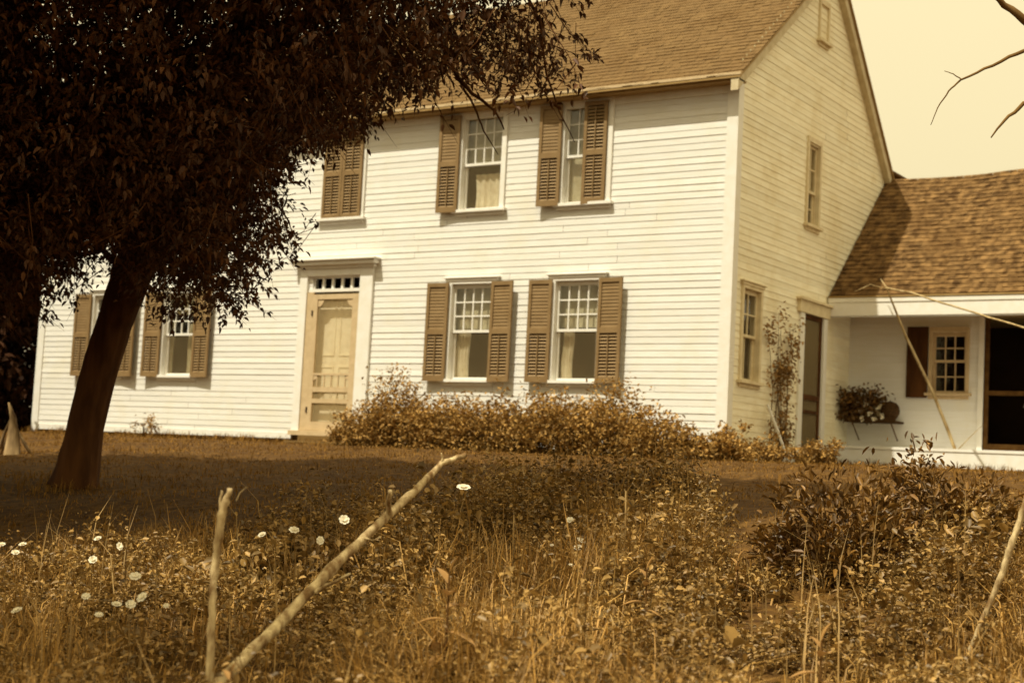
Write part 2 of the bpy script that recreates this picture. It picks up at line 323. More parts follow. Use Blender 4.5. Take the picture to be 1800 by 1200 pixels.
# ------------------------------------------------------------------ windows and shutters
def louver(mb, x0, x1, z0, z1, v0, n, op=True, bar=True):
    d = (z1-z0)/n
    for k in range(n):
        z = z0+d*k
        if op: mb.add([(x0, v0+.018, z+.002), (x1, v0+.018, z+.002), (x1, v0-.008, z+d*.86), (x0, v0-.008, z+d*.86), (x0, v0+.013, z-.002), (x1, v0+.013, z-.002)], [(0, 1, 2, 3), (4, 5, 1, 0)])
        else: mb.add([(x0, v0+.012, z), (x1, v0+.012, z), (x1, v0+.004, z+d*1.02), (x0, v0+.004, z+d*1.02), (x0, v0+.006, z), (x1, v0+.006, z)], [(0, 1, 2, 3), (4, 5, 1, 0)])
    if bar: mb.box(((x0+x1)/2-.007, v0+.019, z0+.02), ((x0+x1)/2+.007, v0+.03, z1-.02))
def shutter(parent, fmap, hinge, side, z0, z1, w_, ang, upopen=False, v=.05):
    """hinge: u of the hinge; side -1/+1 where it extends; ang: swing off the wall"""
    s = math.sin(ang); c = math.cos(ang)
    def f(a, b, z): return fmap(hinge + side*(a*c - b*s*1.0), v + a*s + b*c, z)
    mb = MB(f); th = .028; st = .045; zm = z0+(z1-z0)*.5
    mb.box((0, 0, z0), (st, th, z1)); mb.box((w_-st, 0, z0), (w_, th, z1))
    for a, b in ((z0, z0+.075), (zm-.035, zm+.035), (z1-.055, z1)): mb.box((st, .001, a), (w_-st, th-.001, b))
    o = mb.build('shutter', M['shut'], parent)
    mb = MB(f); louver(mb, st, w_-st, z0+.075, zm-.035, .004, 13, True); louver(mb, st, w_-st, zm+.035, z1-.055, .004, 13, upopen, upopen)
    mb.build('louver', M['shut'], o)
    mb = MB(f); mb.box((st, -.006, z0+.08), (w_-st, -.003, z1-.06)); mb.build('louver_shade_sheet', M['dark'], o)  # dark sheet added behind the slats, standing in for shade between them
def bmap(fmap, u0=0): return fmap
def window(parent, fmap, c, z0, z1, h=hw, cap='wide', cols=4, rows=3, lower='open', blind=.5, curtain=None, zmid=None, lrows=0, casing=.085, cm=None, label=None, blindmat='blind', lowglass=True):
    cm = cm or M['white']
    L, Rr = c-h, c+h; zm = zmid or (z0+z1)/2; cs = casing
    mb = MB(fmap)
    mb.box((L-cs, -.03, z0-.0), (L, .035, z1+.0)); mb.box((Rr, -.03, z0), (Rr+cs, .035, z1)); mb.box((L-cs, -.03, z1), (Rr+cs, .036, z1+.075))
    if cap == 'wide': mb.box((L-cs-.05, -.0, z1+.0755), (Rr+cs+.05, .065, z1+.095)); mb.box((L-cs-.02, 0, z1+.04), (Rr+cs+.02, .048, z1+.075))
    mb.box((L, -.12, z1-.02), (Rr, -.031, z1)); mb.box((L-.012, -.12, z0), (L, -.031, z1)); mb.box((Rr, -.12, z0), (Rr+.012, -.031, z1))
    win = mb.build('window', cm, parent, bevel=.003)
    if label: win['label'] = label
    mb = MB(fmap); mb.box((L-cs-.04, -.12, z0-.04), (Rr+cs+.04, .075, z0-.001)); mb.box((L-cs, 0, z0-.085), (Rr+cs, .03, z0-.041)); mb.build('sill', cm, win, bevel=.003)
    def sash(a, b, v, nc, nr, th=.03, glass=True):
        mb = MB(fmap); s = .035
        mb.box((L, v, a), (L+s, v+th, b)); mb.box((Rr-s, v, a), (Rr, v+th, b)); mb.box((L+s, v, a), (Rr-s, v+th, a+s)); mb.box((L+s, v, b-s), (Rr-s, v+th, b))
        for k in range(1, nc): x = L+s+(Rr-L-2*s)*k/nc; mb.box((x-.009, v+.004, a+s), (x+.009, v+th-.004, b-s))
        for k in range(1, nr): z = a+s+(b-a-2*s)*k/nr; mb.box((L+s, v+.005, z-.009), (Rr-s, v+th-.005, z+.009))
        mb.build('sash', M['white'] if cm is M['white'] else cm, win)
        if not glass: return
        mb = MB(fmap); mb.quad((L+s, v+.012, a+s), (Rr-s, v+.012, a+s), (Rr-s, v+.012, b-s), (L+s, v+.012, b-s)); mb.build('pane', M['glass'], win)
    sash(zm-.015, z1-.02, -.055, cols, rows)
    if lower == 'raised':     # lower sash pushed up behind the upper one
        zr = zm-.06
        sash(zr, z1-.06, -.09, cols, rows)
    elif lower == 'screen':
        sash(z0, zm+.02, -.09, 1, 1, glass=lowglass)
        mb = MB(fmap); mb.quad((L+.036, -.035, z0+.03), (Rr-.036, -.035, z0+.03), (Rr-.036, -.035, zm), (L+.036, -.035, zm)); mb.build('insect_screen', M['wscreen'], win)
    else: sash(z0, zm+.02, -.09, cols, lrows or rows)
    if blind:
        mb = MB(fmap); n = 10; zb = z1-(z1-z0)*blind
        for k in range(n):
            a = L-.03+(Rr-L+.06)*k/n; b = L-.03+(Rr-L+.06)*(k+1)/n
            mb.quad((a, -.14+.004*math.sin(k*1.7), zb), (b, -.14+.004*math.sin(k*1.7+1.7), zb), (b, -.14, z1), (a, -.14, z1))
        mb.build('roller_blind', M[blindmat], win)
    if curtain:
        for (a, b, ztop) in curtain:
            mb = MB(fmap); n = 14; x0 = L+(Rr-L)*a; x1 = L+(Rr-L)*b
            for zi in range(6):
                za = z0+(ztop-z0)*zi/6; zb = z0+(ztop-z0)*(zi+1)/6
                for k in range(n):
                    fx = lambda q_, zz: (x0+(x1-x0)*q_/n+.01*math.sin(zz*9+a*7), -.125+.014*math.sin(q_*1.9+zz*2), zz)
                    mb.quad(fx(k, za), fx(k+1, za), fx(k+1, zb), fx(k, zb))
            mb.build('curtain', M['cloth'], win, smooth=True)
    return win
lw = [dict(blind=.18, curtain=[(.05, .3, 2.2)]), dict(blind=.25, curtain=[(.0, .12, 2.2), (.62, .95, 1.75)]), dict(blind=.5, curtain=[(.04, .36, 1.75)], blindmat='cloth', lowglass=False), dict(blind=.46, curtain=[(.1, .34, 1.75), (.93, 1.02, 1.75)], lowglass=False, blindmat='cloth')]
shang = [(R(4), R(6)), (R(5), R(4)), (R(3), R(5)), (R(3), R(5))]
for (c, a, b), kw, (al, ar) in zip(WL, lw, shang):
    w_ = window(house, front, c, a, b, lower='screen', zmid=1.575, **kw)
    shutter(house, front, c-hw-.03, -1, a-.03, b+.015, .345, al); shutter(house, front, c+hw+.03, 1, a-.03, b+.015, .36, ar)
for k, (c, a, b) in enumerate(WU):
    window(house, front, c, a, b, cap=None, lower='screen', zmid=3.87, blind=(.5, .52, .98)[k], casing=.075, curtain=None if k != 1 else [(.25, .95, 3.75)], blindmat='cloth', lowglass=k != 1)
c, a, b = WU[0]; shutter(house, front, c-hw-.03, 1, a-.03, b+.0, .352, R(1), True, v=.04); shutter(house, front, c+hw+.03, -1, a-.03, b, .352, R(1), True, v=.04)
c, a, b = WU[1]; shutter(house, front, c-hw-.03, -1, a-.03, b, .33, R(4))
c, a, b = WU[2]; shutter(house, front, c-hw-.03, -1, a-.03, b, .33, R(4)); shutter(house, front, c+hw+.0, -1, a-.03, b, .335, R(2), True, v=.04)
# gable windows (buff paint) and narrow attic light
window(house, gable, .585, .98, 2.12, h=.25, cap='wide', cols=2, rows=2, lower='sash', lrows=1, blind=0, curtain=[(.2, .5, 2.0)], zmid=1.54, casing=.055, cm=M['sidetrim'], label='narrow window low on the side wall')
window(house, gable, 2.43, 3.24, 4.36, h=.19, cap=None, cols=2, rows=2, lower='sash', lrows=2, blind=.55, zmid=3.70, casing=.05, cm=M['sidetrim'], label='narrow window high on the side wall')
window(house, gable, 2.62, 5.84, 6.34, h=.14, cap=None, cols=1, rows=1, lower='sash', lrows=1, blind=.9, casing=.04, cm=M['sidetrim'], label='tiny attic window in the gable peak')

# ------------------------------------------------------------------ front door
mb = MB(front)
mb.box((-6.88, 0, .12), (-6.74, .05, 2.5)); mb.box((-5.76, 0, .12), (-5.53, .05, 2.5)); mb.box((-6.739, 0, 2.40), (-5.761, .05, 2.5))
mb.box((-6.74, -.16, .16), (-6.70, 0, 2.4)); mb.box((-5.76, -.16, .16), (-5.74, 0, 2.4))
door_case = mb.build('door_casing', M['white'], house, bevel=.003)
mb = MB(front); mb.box((-6.93, 0, 2.501), (-5.5, .07, 2.55)); mb.box((-6.98, 0, 2.5505), (-5.46, .13, 2.61)); mb.box((-7.01, 0, 2.6105), (-5.43, .17, 2.635)); mb.build('door_cornice', M['white'], house, bevel=.004)
mb = MB(front); mb.box((-6.74, -.05, 2.17), (-5.74, .012, 2.215)); mb.box((-6.7, -.05, 2.37), (-5.76, .0, 2.4))
for k in range(6): x = -6.66+.88*k/5; mb.box((x-.018, -.045, 2.215), (x+.018, -.01, 2.37))
tr_ = mb.build('transom', M['white'], house)
mb = MB(front); mb.quad((-6.68, -.03, 2.21), (-5.76, -.03, 2.21), (-5.76, -.03, 2.38), (-6.68, -.03, 2.38)); mb.build('pane', M['glass'], tr_)
mb = MB(front); mb.box((-6.74, -.15, .10), (-5.74, .06, .165)); mb.box((-6.9, .0, .09), (-5.6, .09, .155)); mb.build('threshold', M['buff'], house)
mb = MB(front)     # screen door: stiles, rails, spindle, fret bracket
mb.box((-6.739, -.005, .17), (-6.62, .03, 2.165)); mb.box((-6.615, .0, .17), (-6.53, .035, 2.13)); mb.box((-5.88, .0, .17), (-5.765, .035, 2.13))
mb.box((-6.53, .001, 2.06), (-5.88, .034, 2.13)); mb.box((-6.53, .001, .17), (-5.88, .034, .29)); mb.box((-6.53, .004, .96), (-5.88, .03, .99)); mb.box((-6.53, .002, .72), (-5.88, .032, .79)); mb.box((-6.53, .002, .56), (-5.88, .032, .62))
for k in range(5): x = -6.53+.65*(k+.5)/5; mb.box((x-.008, .008, .79), (x+.008, .024, .96))
for x, z, sx in ((-6.53, 2.06, 1), (-6.53, .96, 1), (-5.88, .96, -1), (-5.88, 2.06, -1)):
    s = -1
    for k in range(8):
        a = math.pi/2*k/8; b = math.pi/2*(k+1)/8; r = .11 if z > 2 else .07
        mb.add([(x, .012, z), (x+sx*r*math.sin(a), .012, z+s*r*math.cos(a)), (x+sx*r*math.sin(b), .012, z+s*r*math.cos(b)), (x, .024, z), (x+sx*r*math.sin(a), .024, z+s*r*math.cos(a)), (x+sx*r*math.sin(b), .024, z+s*r*math.cos(b))], [(0, 1, 2), (3, 4, 5), (1, 2, 5, 4)])
sd = mb.build('screen_door', M['buff'], house)
mb = MB(front); mb.quad((-6.54, .015, .28), (-5.87, .015, .28), (-5.87, .015, 2.07), (-6.54, .015, 2.07)); mb.build('screen', M['screen'], sd)
for z in (1.82, .42):
    mb = MB(front); mb.box((-6.63, .03, z), (-6.605, .045, z+.08)); mb.build('hinge', M['dark'], sd)
mb = MB(front)     # inner door behind the screen
mb.box((-6.7, -.13, .166), (-5.762, -.10, 2.16))
for (x0, x1, z0, z1) in ((-6.62, -6.27, 1.25, 2.05), (-6.19, -5.84, 1.25, 2.05), (-6.62, -6.27, .3, 1.1), (-6.19, -5.84, .3, 1.1)):
    mb.box((x0, -.1, z0), (x1, -.092, z0+.02)); mb.box((x0, -.1, z1-.02), (x1, -.092, z1)); mb.box((x0, -.1, z0+.02), (x0+.02, -.092, z1-.02)); mb.box((x1-.02, -.1, z0+.02), (x1, -.092, z1-.02))
mb.build('front_door', M['pale'], house)
mb = MB(front); mb.box((-6.75, .0, -.1), (-5.7, .34, .0)); mb.box((-6.7, .0, .001), (-5.75, .1, .085)); mb.build('door_step', M['step'], house, bevel=.006)

# side door in the gable: dark screened opening, broad lintel
mb = MB(gable); mb.box((2.12, 0, .12), (2.26, .04, 2.03)); mb.box((2.94, 0, .12), (3.06, .04, 2.03)); mb.box((2.26, -.06, .12), (2.275, 0, 2.03)); mb.build('side_door_casing', M['white'], house, bevel=.003)
mb = MB(gable); mb.box((2.05, 0, 2.031), (3.10, .06, 2.19)); mb.box((2.0, 0, 2.191), (3.13, .10, 2.225)); mb.build('side_door_lintel', M['sidetrim'], house, bevel=.004)
mb = MB(gable); mb.box((2.28, -.02, .17), (2.33, .012, 2.03)); mb.box((2.88, -.02, .17), (2.93, .012, 2.03)); mb.box((2.33, -.019, 1.97), (2.88, .011, 2.029)); mb.box((2.33, -.019, .17), (2.88, .011, .26)); mb.box((2.33, -.019, .88), (2.88, .011, .95)); mb.box((2.33, -.019, .70), (2.88, .011, .74))
sd2 = mb.build('side_screen_door', M['bark'], house); sd2['label'] = 'dark screen door in the side wall'
mb = MB(gable); mb.quad((2.33, -.01, .25), (2.88, -.01, .25), (2.88, -.01, 1.98), (2.33, -.01, 1.98)); mb.build('screen', M['screen'], sd2)
mb = MB(gable); mb.box((2.12, -.05, .06), (3.06, .22, .15)); mb.build('side_door_step', M['step'], house)

# ------------------------------------------------------------------ porch ell
ell = empty('porch_wing', (2, 5, 0), 'low shingled wing with an open porch joined to the side of the farmhouse', 'house wing')
EY, EZ, ERY, ERZ, EX0, EX1, BY = 3.12, 2.37, 5.3, 4.42, .025, 6.5, 4.0
sagf = lambda x: -.022*math.sin(min(x, 1.8)/1.8*math.pi) + .05*max(0, min(x-1.5, 1.5))
eup = Vector((0, ERY-EY, ERZ-EZ)).normalized()
mb = MB(); shingles(mb, EX0, EX1, (0, EY, EZ), eup, (0, -eup.z, eup.y), math.hypot(ERY-EY, ERZ-EZ), .105, .10, .010, sag=sagf); mb.build('shingled_roof', M['roof2'], ell)
mb = MB()
N = 20
for k in range(N):
    a = EX0+(EX1-EX0)*k/N; b = EX0+(EX1-EX0)*(k+1)/N
    sa, sb = sagf(a), sagf(b)
    mb.add([(a, EY+.01, EZ-.02), (b, EY+.01, EZ-.02), (b, ERY, ERZ-.02+sb), (a, ERY, ERZ-.02+sa), (a, 7.4, 2.4), (b, 7.4, 2.4)], [(0, 1, 2, 3), (3, 2, 5, 4)])
mb.build('roof_deck', M['trim_dark'], ell)
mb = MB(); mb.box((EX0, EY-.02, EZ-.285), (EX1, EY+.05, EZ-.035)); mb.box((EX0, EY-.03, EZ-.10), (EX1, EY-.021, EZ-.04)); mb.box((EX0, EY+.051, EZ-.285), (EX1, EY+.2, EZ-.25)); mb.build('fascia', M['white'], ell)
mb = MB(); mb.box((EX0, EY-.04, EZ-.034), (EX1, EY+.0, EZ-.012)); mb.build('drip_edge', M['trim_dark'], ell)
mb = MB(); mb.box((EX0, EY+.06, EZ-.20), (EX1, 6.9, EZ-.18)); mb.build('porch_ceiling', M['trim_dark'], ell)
back = lambda u, v, z: (u, BY-v, z)
mb = MB(back); clapboards(mb, .0, EX1, .30, 2.17, [(1.19, 1.71, 1.08, 1.96), (1.93, 2.75, .2, 2.12)], step=.11, out=.003); mb.build('porch_wall', M['clap'], ell)
mb = MB(back); mb.box((1.86, 0, .30), (1.93, .03, 2.17)); mb.box((2.75, 0, .30), (2.85, .03, 2.17)); mb.build('doorway_casing', M['white'], ell)
mb = MB(back); mb.box((1.935, -.05, .31), (1.99, -.015, 2.12)); mb.box((2.69, -.05, .31), (2.745, -.015, 2.12)); mb.box((1.99, -.049, .31), (2.69, -.016, .42)); mb.box((1.99, -.049, 1.08), (2.69, -.016, 1.14))
sd3 = mb.build('porch_screen_door', M['twig'], ell)
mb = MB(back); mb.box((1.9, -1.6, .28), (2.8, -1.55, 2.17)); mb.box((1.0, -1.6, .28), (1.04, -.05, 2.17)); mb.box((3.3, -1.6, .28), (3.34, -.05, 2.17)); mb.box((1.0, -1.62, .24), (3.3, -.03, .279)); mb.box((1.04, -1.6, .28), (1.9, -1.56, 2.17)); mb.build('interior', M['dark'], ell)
mb = MB(); mb.box((EX0, 3.20, -.1), (EX1, 3.24, .27)); mb.box((EX0, 3.19, .271), (EX1, 3.99, .31)); mb.build('porch_floor', M['white'], ell)
mb = MB(); mb.box((EX0, 3.14, -.3), (EX1, 3.199, .045)); mb.build('porch_sill', M['step'], ell)
mb = MB(); mb.quad((EX1, EY+.1, 0), (EX1, 7.2, 0), (EX1, 7.2, 2.3), (EX1, EY+.1, 2.3)); mb.add([(EX1, EY+.1, 2.3), (EX1, 7.2, 2.3), (EX1, ERY, ERZ)], [(0, 1, 2)]); mb.quad((0, 7.2, 0), (EX1, 7.2, 0), (EX1, 7.2, 2.4), (0, 7.2, 2.4)); mb.build('end_wall', M['clap_side'], ell)
window(ell, back, 1.45, 1.10, 1.94, h=.235, cap=None, cols=3, rows=2, lower='sash', lrows=2, blind=0, zmid=1.54, casing=.045, cm=M['buff'], label='nine over nine style small window on the porch wall'.replace('nine over nine style ', ''))
mb = MB(back); mb.box((.86, .012, 1.03), (1.155, .035, 2.02)); mb.box((.875, .036, 1.05), (.90, .042, 2.0)); mb.box((1.115, .036, 1.05), (1.14, .042, 2.0)); mb.box((.9, .036, 1.5), (1.115, .042, 1.56))
sh = mb.build('shutter', M['bark'], ell)

# ------------------------------------------------------------------ foliage builders
def inpoly(px, py, poly):
    ins = np.zeros(len(px), bool); n = len(poly)
    for i in range(n):
        x1, y1 = poly[i]; x2, y2 = poly[(i+1) % n]
        c = ((y1 > py) != (y2 > py)) & (px < (x2-x1)*(py-y1)/((y2-y1) or 1e-9)+x1); ins ^= c
    return ins
def sprays(C, per, tl, ll, lwid, hang=-.35):
    """leafy twigs: returns leaf positions and directions + twig segments"""
    n = len(C); d = rdir(n, .6); d[:, 2] += hang; d = nrm(d)
    t_ = rng.uniform(0, 1, (n, per)); tln = rng.uniform(.6, 1.2, n)*tl
    P = C[:, None, :] + d[:, None, :]*(t_*tln[:, None])[:, :, None] + rng.normal(0, ll*.35, (n, per, 3))
    P[:, :, 2] -= (t_**2)*tln[:, None]*.25
    D = d[:, None, :]*.7 + rng.normal(0, .7, (n, per, 3)); D[:, :, 2] -= .35
    return P.reshape(-1, 3), D.reshape(-1, 3), d, tln

def shrub(name, x, y, rx, ry, h, n, m, label, cat, group=None, ll=.05, upr=.5, stems=7, spiky=0, z=None):
    z0 = float(gz(x, y)) if z is None else z
    root = empty(name, (x, y, z0), label, cat, group)
    mb = MB()
    for k in range(stems):
        a = random.uniform(0, 6.28); r = random.uniform(.3, .9)
        tip = (x+rx*r*math.cos(a), y+ry*r*math.sin(a), z0+h*random.uniform(.6, .95)*(1-.3*r*r))
        mb.tube([(x+rx*.3*r*math.cos(a), y+ry*.3*r*math.sin(a), z0-.03), ((x+tip[0])/2+random.uniform(-.03, .03), (y+tip[1])/2, z0+h*.5), tip], [.009, .006, .002], 4)
    mb.build('stem', M['twig'], root)
    # lumpy volume: leaf clumps
    nc = max(8, n//45); th = rng.uniform(0, 2*np.pi, nc); rr = np.sqrt(rng.uniform(0, 1, nc)); hh = rng.uniform(.1, 1., nc)**.8
    top = (1-.55*rr**2)*(1+.24*rng.normal(size=nc))
    C = np.stack([x+rx*rr*np.cos(th), y+ry*rr*np.sin(th), z0+h*hh*top], 1)
    per = n//nc
    P = (C[:, None, :] + rng.normal(0, 1, (nc, per, 3))*np.array([.085, .085, .075])*max(.5, h/.6)).reshape(-1, 3)
    P[:, 2] = np.maximum(P[:, 2], z0+.01)
    D = rng.normal(size=P.shape); D[:, 2] += upr
    if spiky: D = nrm(D)*.5 + nrm(P-np.array([x, y, z0]))*spiky
    L_ = ll*rng.uniform(.6, 1.4, len(P))
    leaves('foliage', P, D, L_, L_*(.5 if not spiky else .3), m, root)
    return root

# ------------------------------------------------------------------ the big leaning tree
tp = [(128, 900, 13.5, .24), (136, 838, 13.5, .185), (150, 750, 13.5, .155), (180, 633, 13.5, .158), (202, 566, 13.5, .15), (232, 483, 13.4, .17), (262, 420, 13.3, .18), (300, 350, 13.2, .16), (360, 240, 12.9, .15), (430, 90, 12.5, .13), (470, -120, 12, .11), (500, -420, 11.5, .08)]
base = at(136, 845, 13.5); base.z = float(gz(base.x, base.y))
tree = empty('shade_tree', base, 'large leaning tree with a dark dense crown in front of the farmhouse', 'tree')
mb = MB(); pts = [at(u, v, D) for u, v, D, r in tp]; q2 = []; r2 = []
for i_ in range(len(pts)-1):
    for k_ in range(8): f_ = k_/8; q2.append(pts[i_].lerp(pts[i_+1], f_)); r2.append(tp[i_][3]+(tp[i_+1][3]-tp[i_][3])*f_)
mb.tube(q2, r2, 40)
for i_ in range(len(q2)):
    for k_ in range(40):
        a_ = 2*math.pi*k_/40; hh = max(0, 1-(i_-4)/9) if i_ > 4 else 1
        f_ = 1+.035*math.sin(a_*11+i_*.35+2*noise.noise(Vector((k_*.3, i_*.2, 0))))+.05*noise.noise(Vector((math.cos(a_)*2, math.sin(a_)*2, i_*.25)))+hh*.28*max(0, math.sin(a_*3+1))
        j_ = i_*40+k_; c_ = q2[i_]; p_ = Vector(mb.v[j_]); mb.v[j_] = tuple(c_+(p_-c_)*f_)
def limb(pl, r0, r1):
    ps = [at(*p) for p in pl]; n = len(ps); m_ = MB(); q_ = []
    for i in range(n-1):
        for k in range(4):
            f = k/4; jt = min(.02, r1+(r0-r1)*(1-i/n))*.35; q_.append(ps[i].lerp(ps[i+1], f)+Vector([random.uniform(-jt, jt) for _ in range(3)]))
    q_.append(ps[-1]); m_.tube(q_, [r0+(r1-r0)*i/(len(q_)-1) for i in range(len(q_))], 7)
    return m_
tk = mb.build('trunk', M['bark'], tree, smooth=True)
limbs = [([(255, 440, 13.3), (200, 300, 12.6), (90, 150, 12), (-60, -60, 11.5), (-200, -300, 11)], .10, .03),
         ([(262, 430, 13.3), (320, 420, 13), (400, 400, 12.8), (470, 380, 12.6)], .06, .012),
         ([(250, 450, 13.3), (300, 480, 13.2), (360, 490, 13.1), (420, 505, 13)], .035, .008),
         ([(225, 480, 13.4), (180, 440, 13.4), (130, 450, 13.3), (105, 500, 13.2)], .04, .008),
         ([(430, 90, 12.5), (560, 20, 12.3), (700, -20, 12), (860, -60, 11.8), (1000, -70, 11.6)], .08, .02),
         ([(690, -20, 12.0), (765, 40, 12), (785, 110, 12), (830, 165, 12), (870, 195, 12), (886, 228, 12)], .03, .005),
         ([(800, 130, 12.0), (835, 190, 12), (850, 230, 12), (876, 272, 12)], .012, .003),
         ([(560, 20, 12.3), (600, 100, 12.3), (640, 150, 12.2), (690, 190, 12.2)], .03, .006),
         ([(900, -60, 11.8), (950, 40, 11.8), (960, 130, 11.9), (985, 200, 11.9), (1010, 250, 11.9)], .015, .003),
         ([(360, 240, 12.9), (450, 210, 12.7), (520, 200, 12.6), (580, 210, 12.5)], .05, .01),
         ([(300, 350, 13.2), (390, 330, 13), (440, 335, 12.9), (480, 350, 12.8), (505, 385, 12.8), (520, 425, 12.8)], .03, .0015),
         ([(470, -120, 12), (640, -300, 11), (900, -500, 10.5), (1150, -700, 10)], .09, .03),
         ([(480, -200, 11.8), (420, -600, 10.5), (300, -1000, 9.5)], .09, .03)]
for pl, r0, r1 in limbs: limb(pl, r0, r1).build('limb', M['bark'], tree, smooth=True)
# crown volume, with unseen foliage added overhead to deepen the shade below
poly = [(-9000, 590), (85, 575), (118, 520), (150, 545), (200, 500), (250, 530), (330, 575), (450, 560), (480, 500), (470, 455), (575, 462), (575, 425), (505, 340), (530, 290), (600, 250), (655, 225), (670, 195), (735, 175), (760, 205), (810, 150), (890, 175), (960, 200), (1045, 165), (1085, 70), (1055, -20), (1060, -130), (1500, -160), (1700, -9000), (-9000, -9000)]
def pdist(px, py):
    """signed distance to the crown outline as seen (inside positive)"""
    best = np.full(len(px), 1e9)
    for i_ in range(len(poly)):
        x1, y1 = poly[i_]; x2, y2 = poly[(i_+1) % len(poly)]; dx, dy = x2-x1, y2-y1
        t_ = np.clip(((px-x1)*dx+(py-y1)*dy)/(dx*dx+dy*dy), 0, 1); best = np.minimum(best, np.hypot(px-x1-t_*dx, py-y1-t_*dy))
    return np.where(inpoly(px, py, poly), best, -best)
def vol(n, c, r):
    d = rdir(n); return np.array(c) + d*np.array(r)*(rng.uniform(0, 1, n)**.42)[:, None]
bx = lambda n, x0, x1, y0, y1, z0, z1: np.stack([rng.uniform(x0, x1, n), rng.uniform(y0, y1, n), rng.uniform(z0, z1, n)], 1)
C = np.concatenate([vol(9000, (-.2, -11.2, 6.6), (4.6, 3.2, 2.4)), vol(10000, (-2., -12., 8.6), (5.8, 4.5, 2.8)), np.array([2.6, -15.7, 5.2])+rng.normal(0, 1, (420, 3))*np.array([.5, .42, .25]),  # high masses and the small detached clump are added to block sky and sun
                    bx(4200, -4.2, .2, -9.3, -7.6, .6, 2.6), vol(16000, (-2.1, -9.0, 3.6), (4.6, 3.2, 4.0)), vol(6500, (.9, -9.6, 4.4), (4.3, 2.9, 3.0)),
                    bx(3800, -1.2, 2.6, -9.6, -6.0, 1.8, 4.8), vol(4500, (-.9, -8.2, 1.7), (2.6, 1.9, 1.6))])
u, v_, dd = pix(C)
q_ = -C[:, 1]
lit = (C[:, 2]+.2 < (q_-3.9)*1.88)                           # keep the crown clear of the sun that reaches the house
g0 = q_-(C[:, 2]+.9)/1.88; lit &= (g0 < 9.9) | (C[:, 2] < 4); lit &= (C[:, 0]+(C[:, 2]+.9)*.17 < 3.2+.4*np.sin(C[:, 1]*3)) | (v_ > -100); lit |= (C[:, 1] < -14.2) & (C[:, 0] > 1)
pd = pdist(u, v_); infr = v_ > -100
ramp = np.where((v_ > 330) & (u < 620), 150, np.where(u > 600, 95, 110))
keep = np.where(infr, np.clip((pd+8)/ramp, .0, 1)**1.35, 1.)
hole = np.array([noise.noise(Vector(c)*1.3) for c in C])
thin = np.clip((u-600)/450, 0, 1)*infr
low = np.clip((v_-420)/120, 0, 1)*(u < 620)
ok = lit & (dd > 3.2) & (pd > 0) & (C[:, 2] > gz(C[:, 0], C[:, 1])+.7) & (rng.uniform(0, 1, len(C)) < keep*(1-.5*thin)) & (hole > -.62+.5*thin+.5*low)
gapc = (np.hypot((u-170)/36, (v_-470)/55) < 1) | (np.hypot((u-300)/45, (v_-475)/14) < 1) | (np.hypot((u-905)/50, (v_-2)/14) < 1)
ok &= ~(gapc & (rng.uniform(0, 1, len(C)) < .8))
C = C[ok]; u, v, dd = pix(C); near = (u > -120) & (v > -150) & (u < 1150)
Pn, Dn, d1, l1 = sprays(C[near], 13, .30, .05, .03); Pf, Df, d2, l2 = sprays(C[~near], 9, .45, .12, .07)
u, v, _ = pix(Pn); pd = pdist(u, v); k = (pd > 5) | (rng.uniform(0, 1, len(u)) < np.clip(.75+pd/60, .0, 1)); k &= ~((np.hypot((u-170)/24, (v-470)/38) < 1) & (rng.uniform(0, 1, len(u)) < .6)); Pn = Pn[k]; Dn = Dn[k]
P = np.concatenate([Pn, Pf]); D = np.concatenate([Dn, Df]); L_ = np.concatenate([rng.uniform(.034, .062, len(Pn)), rng.uniform(.11, .18, len(Pf))])
# the fine twigs that carry the outer sprays
Cn = C[near]; pdn = pdist(*pix(Cn)[:2]); sel = np.where(pdn < 120)[0][:1500]; mt = MB()
for i_ in sel:
    a_ = Vector(Cn[i_]); t2 = a_+Vector(d1[i_])*float(l1[i_])-Vector((0, 0, .07)); s0 = a_-Vector(d1[i_])*.18+Vector((random.uniform(-.1, .02), random.uniform(-.05, .05), .12))
    mt.tube([s0, a_, t2], [.0045, .003, .001], 3)
mt.build('twigs', M['bark'], tree)
print('crown leaves', len(Pn), len(Pf))
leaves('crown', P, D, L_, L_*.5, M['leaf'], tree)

# ------------------------------------------------------------------ dark trees at the left end of the house
def bgtree(x, y, h, r, label, zlow=.1, n=9000, trunk=.22, name='background_tree'):
    z0 = float(gz(x, y)); root = empty(name, (x, y, z0), label, 'tree', 'dark trees beyond the left end of the farmhouse')
    mb = MB(); mb.tube([(x, y, z0-.2), (x+.05, y, z0+h*.4), (x, y+.05, z0+h*.95)], [trunk*1.3, trunk*.8, .04], 10); mb.build('trunk', M['bark'], root, smooth=True)
    t_ = rng.uniform(0, 1, n)**.8; a = rng.uniform(0, 2*np.pi, n); rad = r*(1-t_*.75)*np.sqrt(rng.uniform(.15, 1, n))*(1+.2*np.sin(a*5+t_*20))
    C = np.stack([x+rad*np.cos(a), y+rad*np.sin(a), z0+zlow+(h-zlow)*t_], 1)
    P, D, _, _ = sprays(C, 8, .5, .1, .06); L_ = rng.uniform(.1, .2, len(P)); leaves('crown', P, D, L_, L_*.55, M['shadeleaf'], root)
bgtree(-15.1, -.2, 8.5, 2.2, 'dark full tree close against the left end of the farmhouse')
bgtree(-18.5, 1.5, 11, 3.0, 'tall dark tree behind and left of the farmhouse end')
bgtree(-16.4, -4.0, 9, 2.6, 'dark low branched tree at the left picture edge', n=10000)
bgtree(-12.6, -7.6, 7, 1.9, 'dark tree nearest the left picture edge above the pale root flare', zlow=1.4, n=6000)
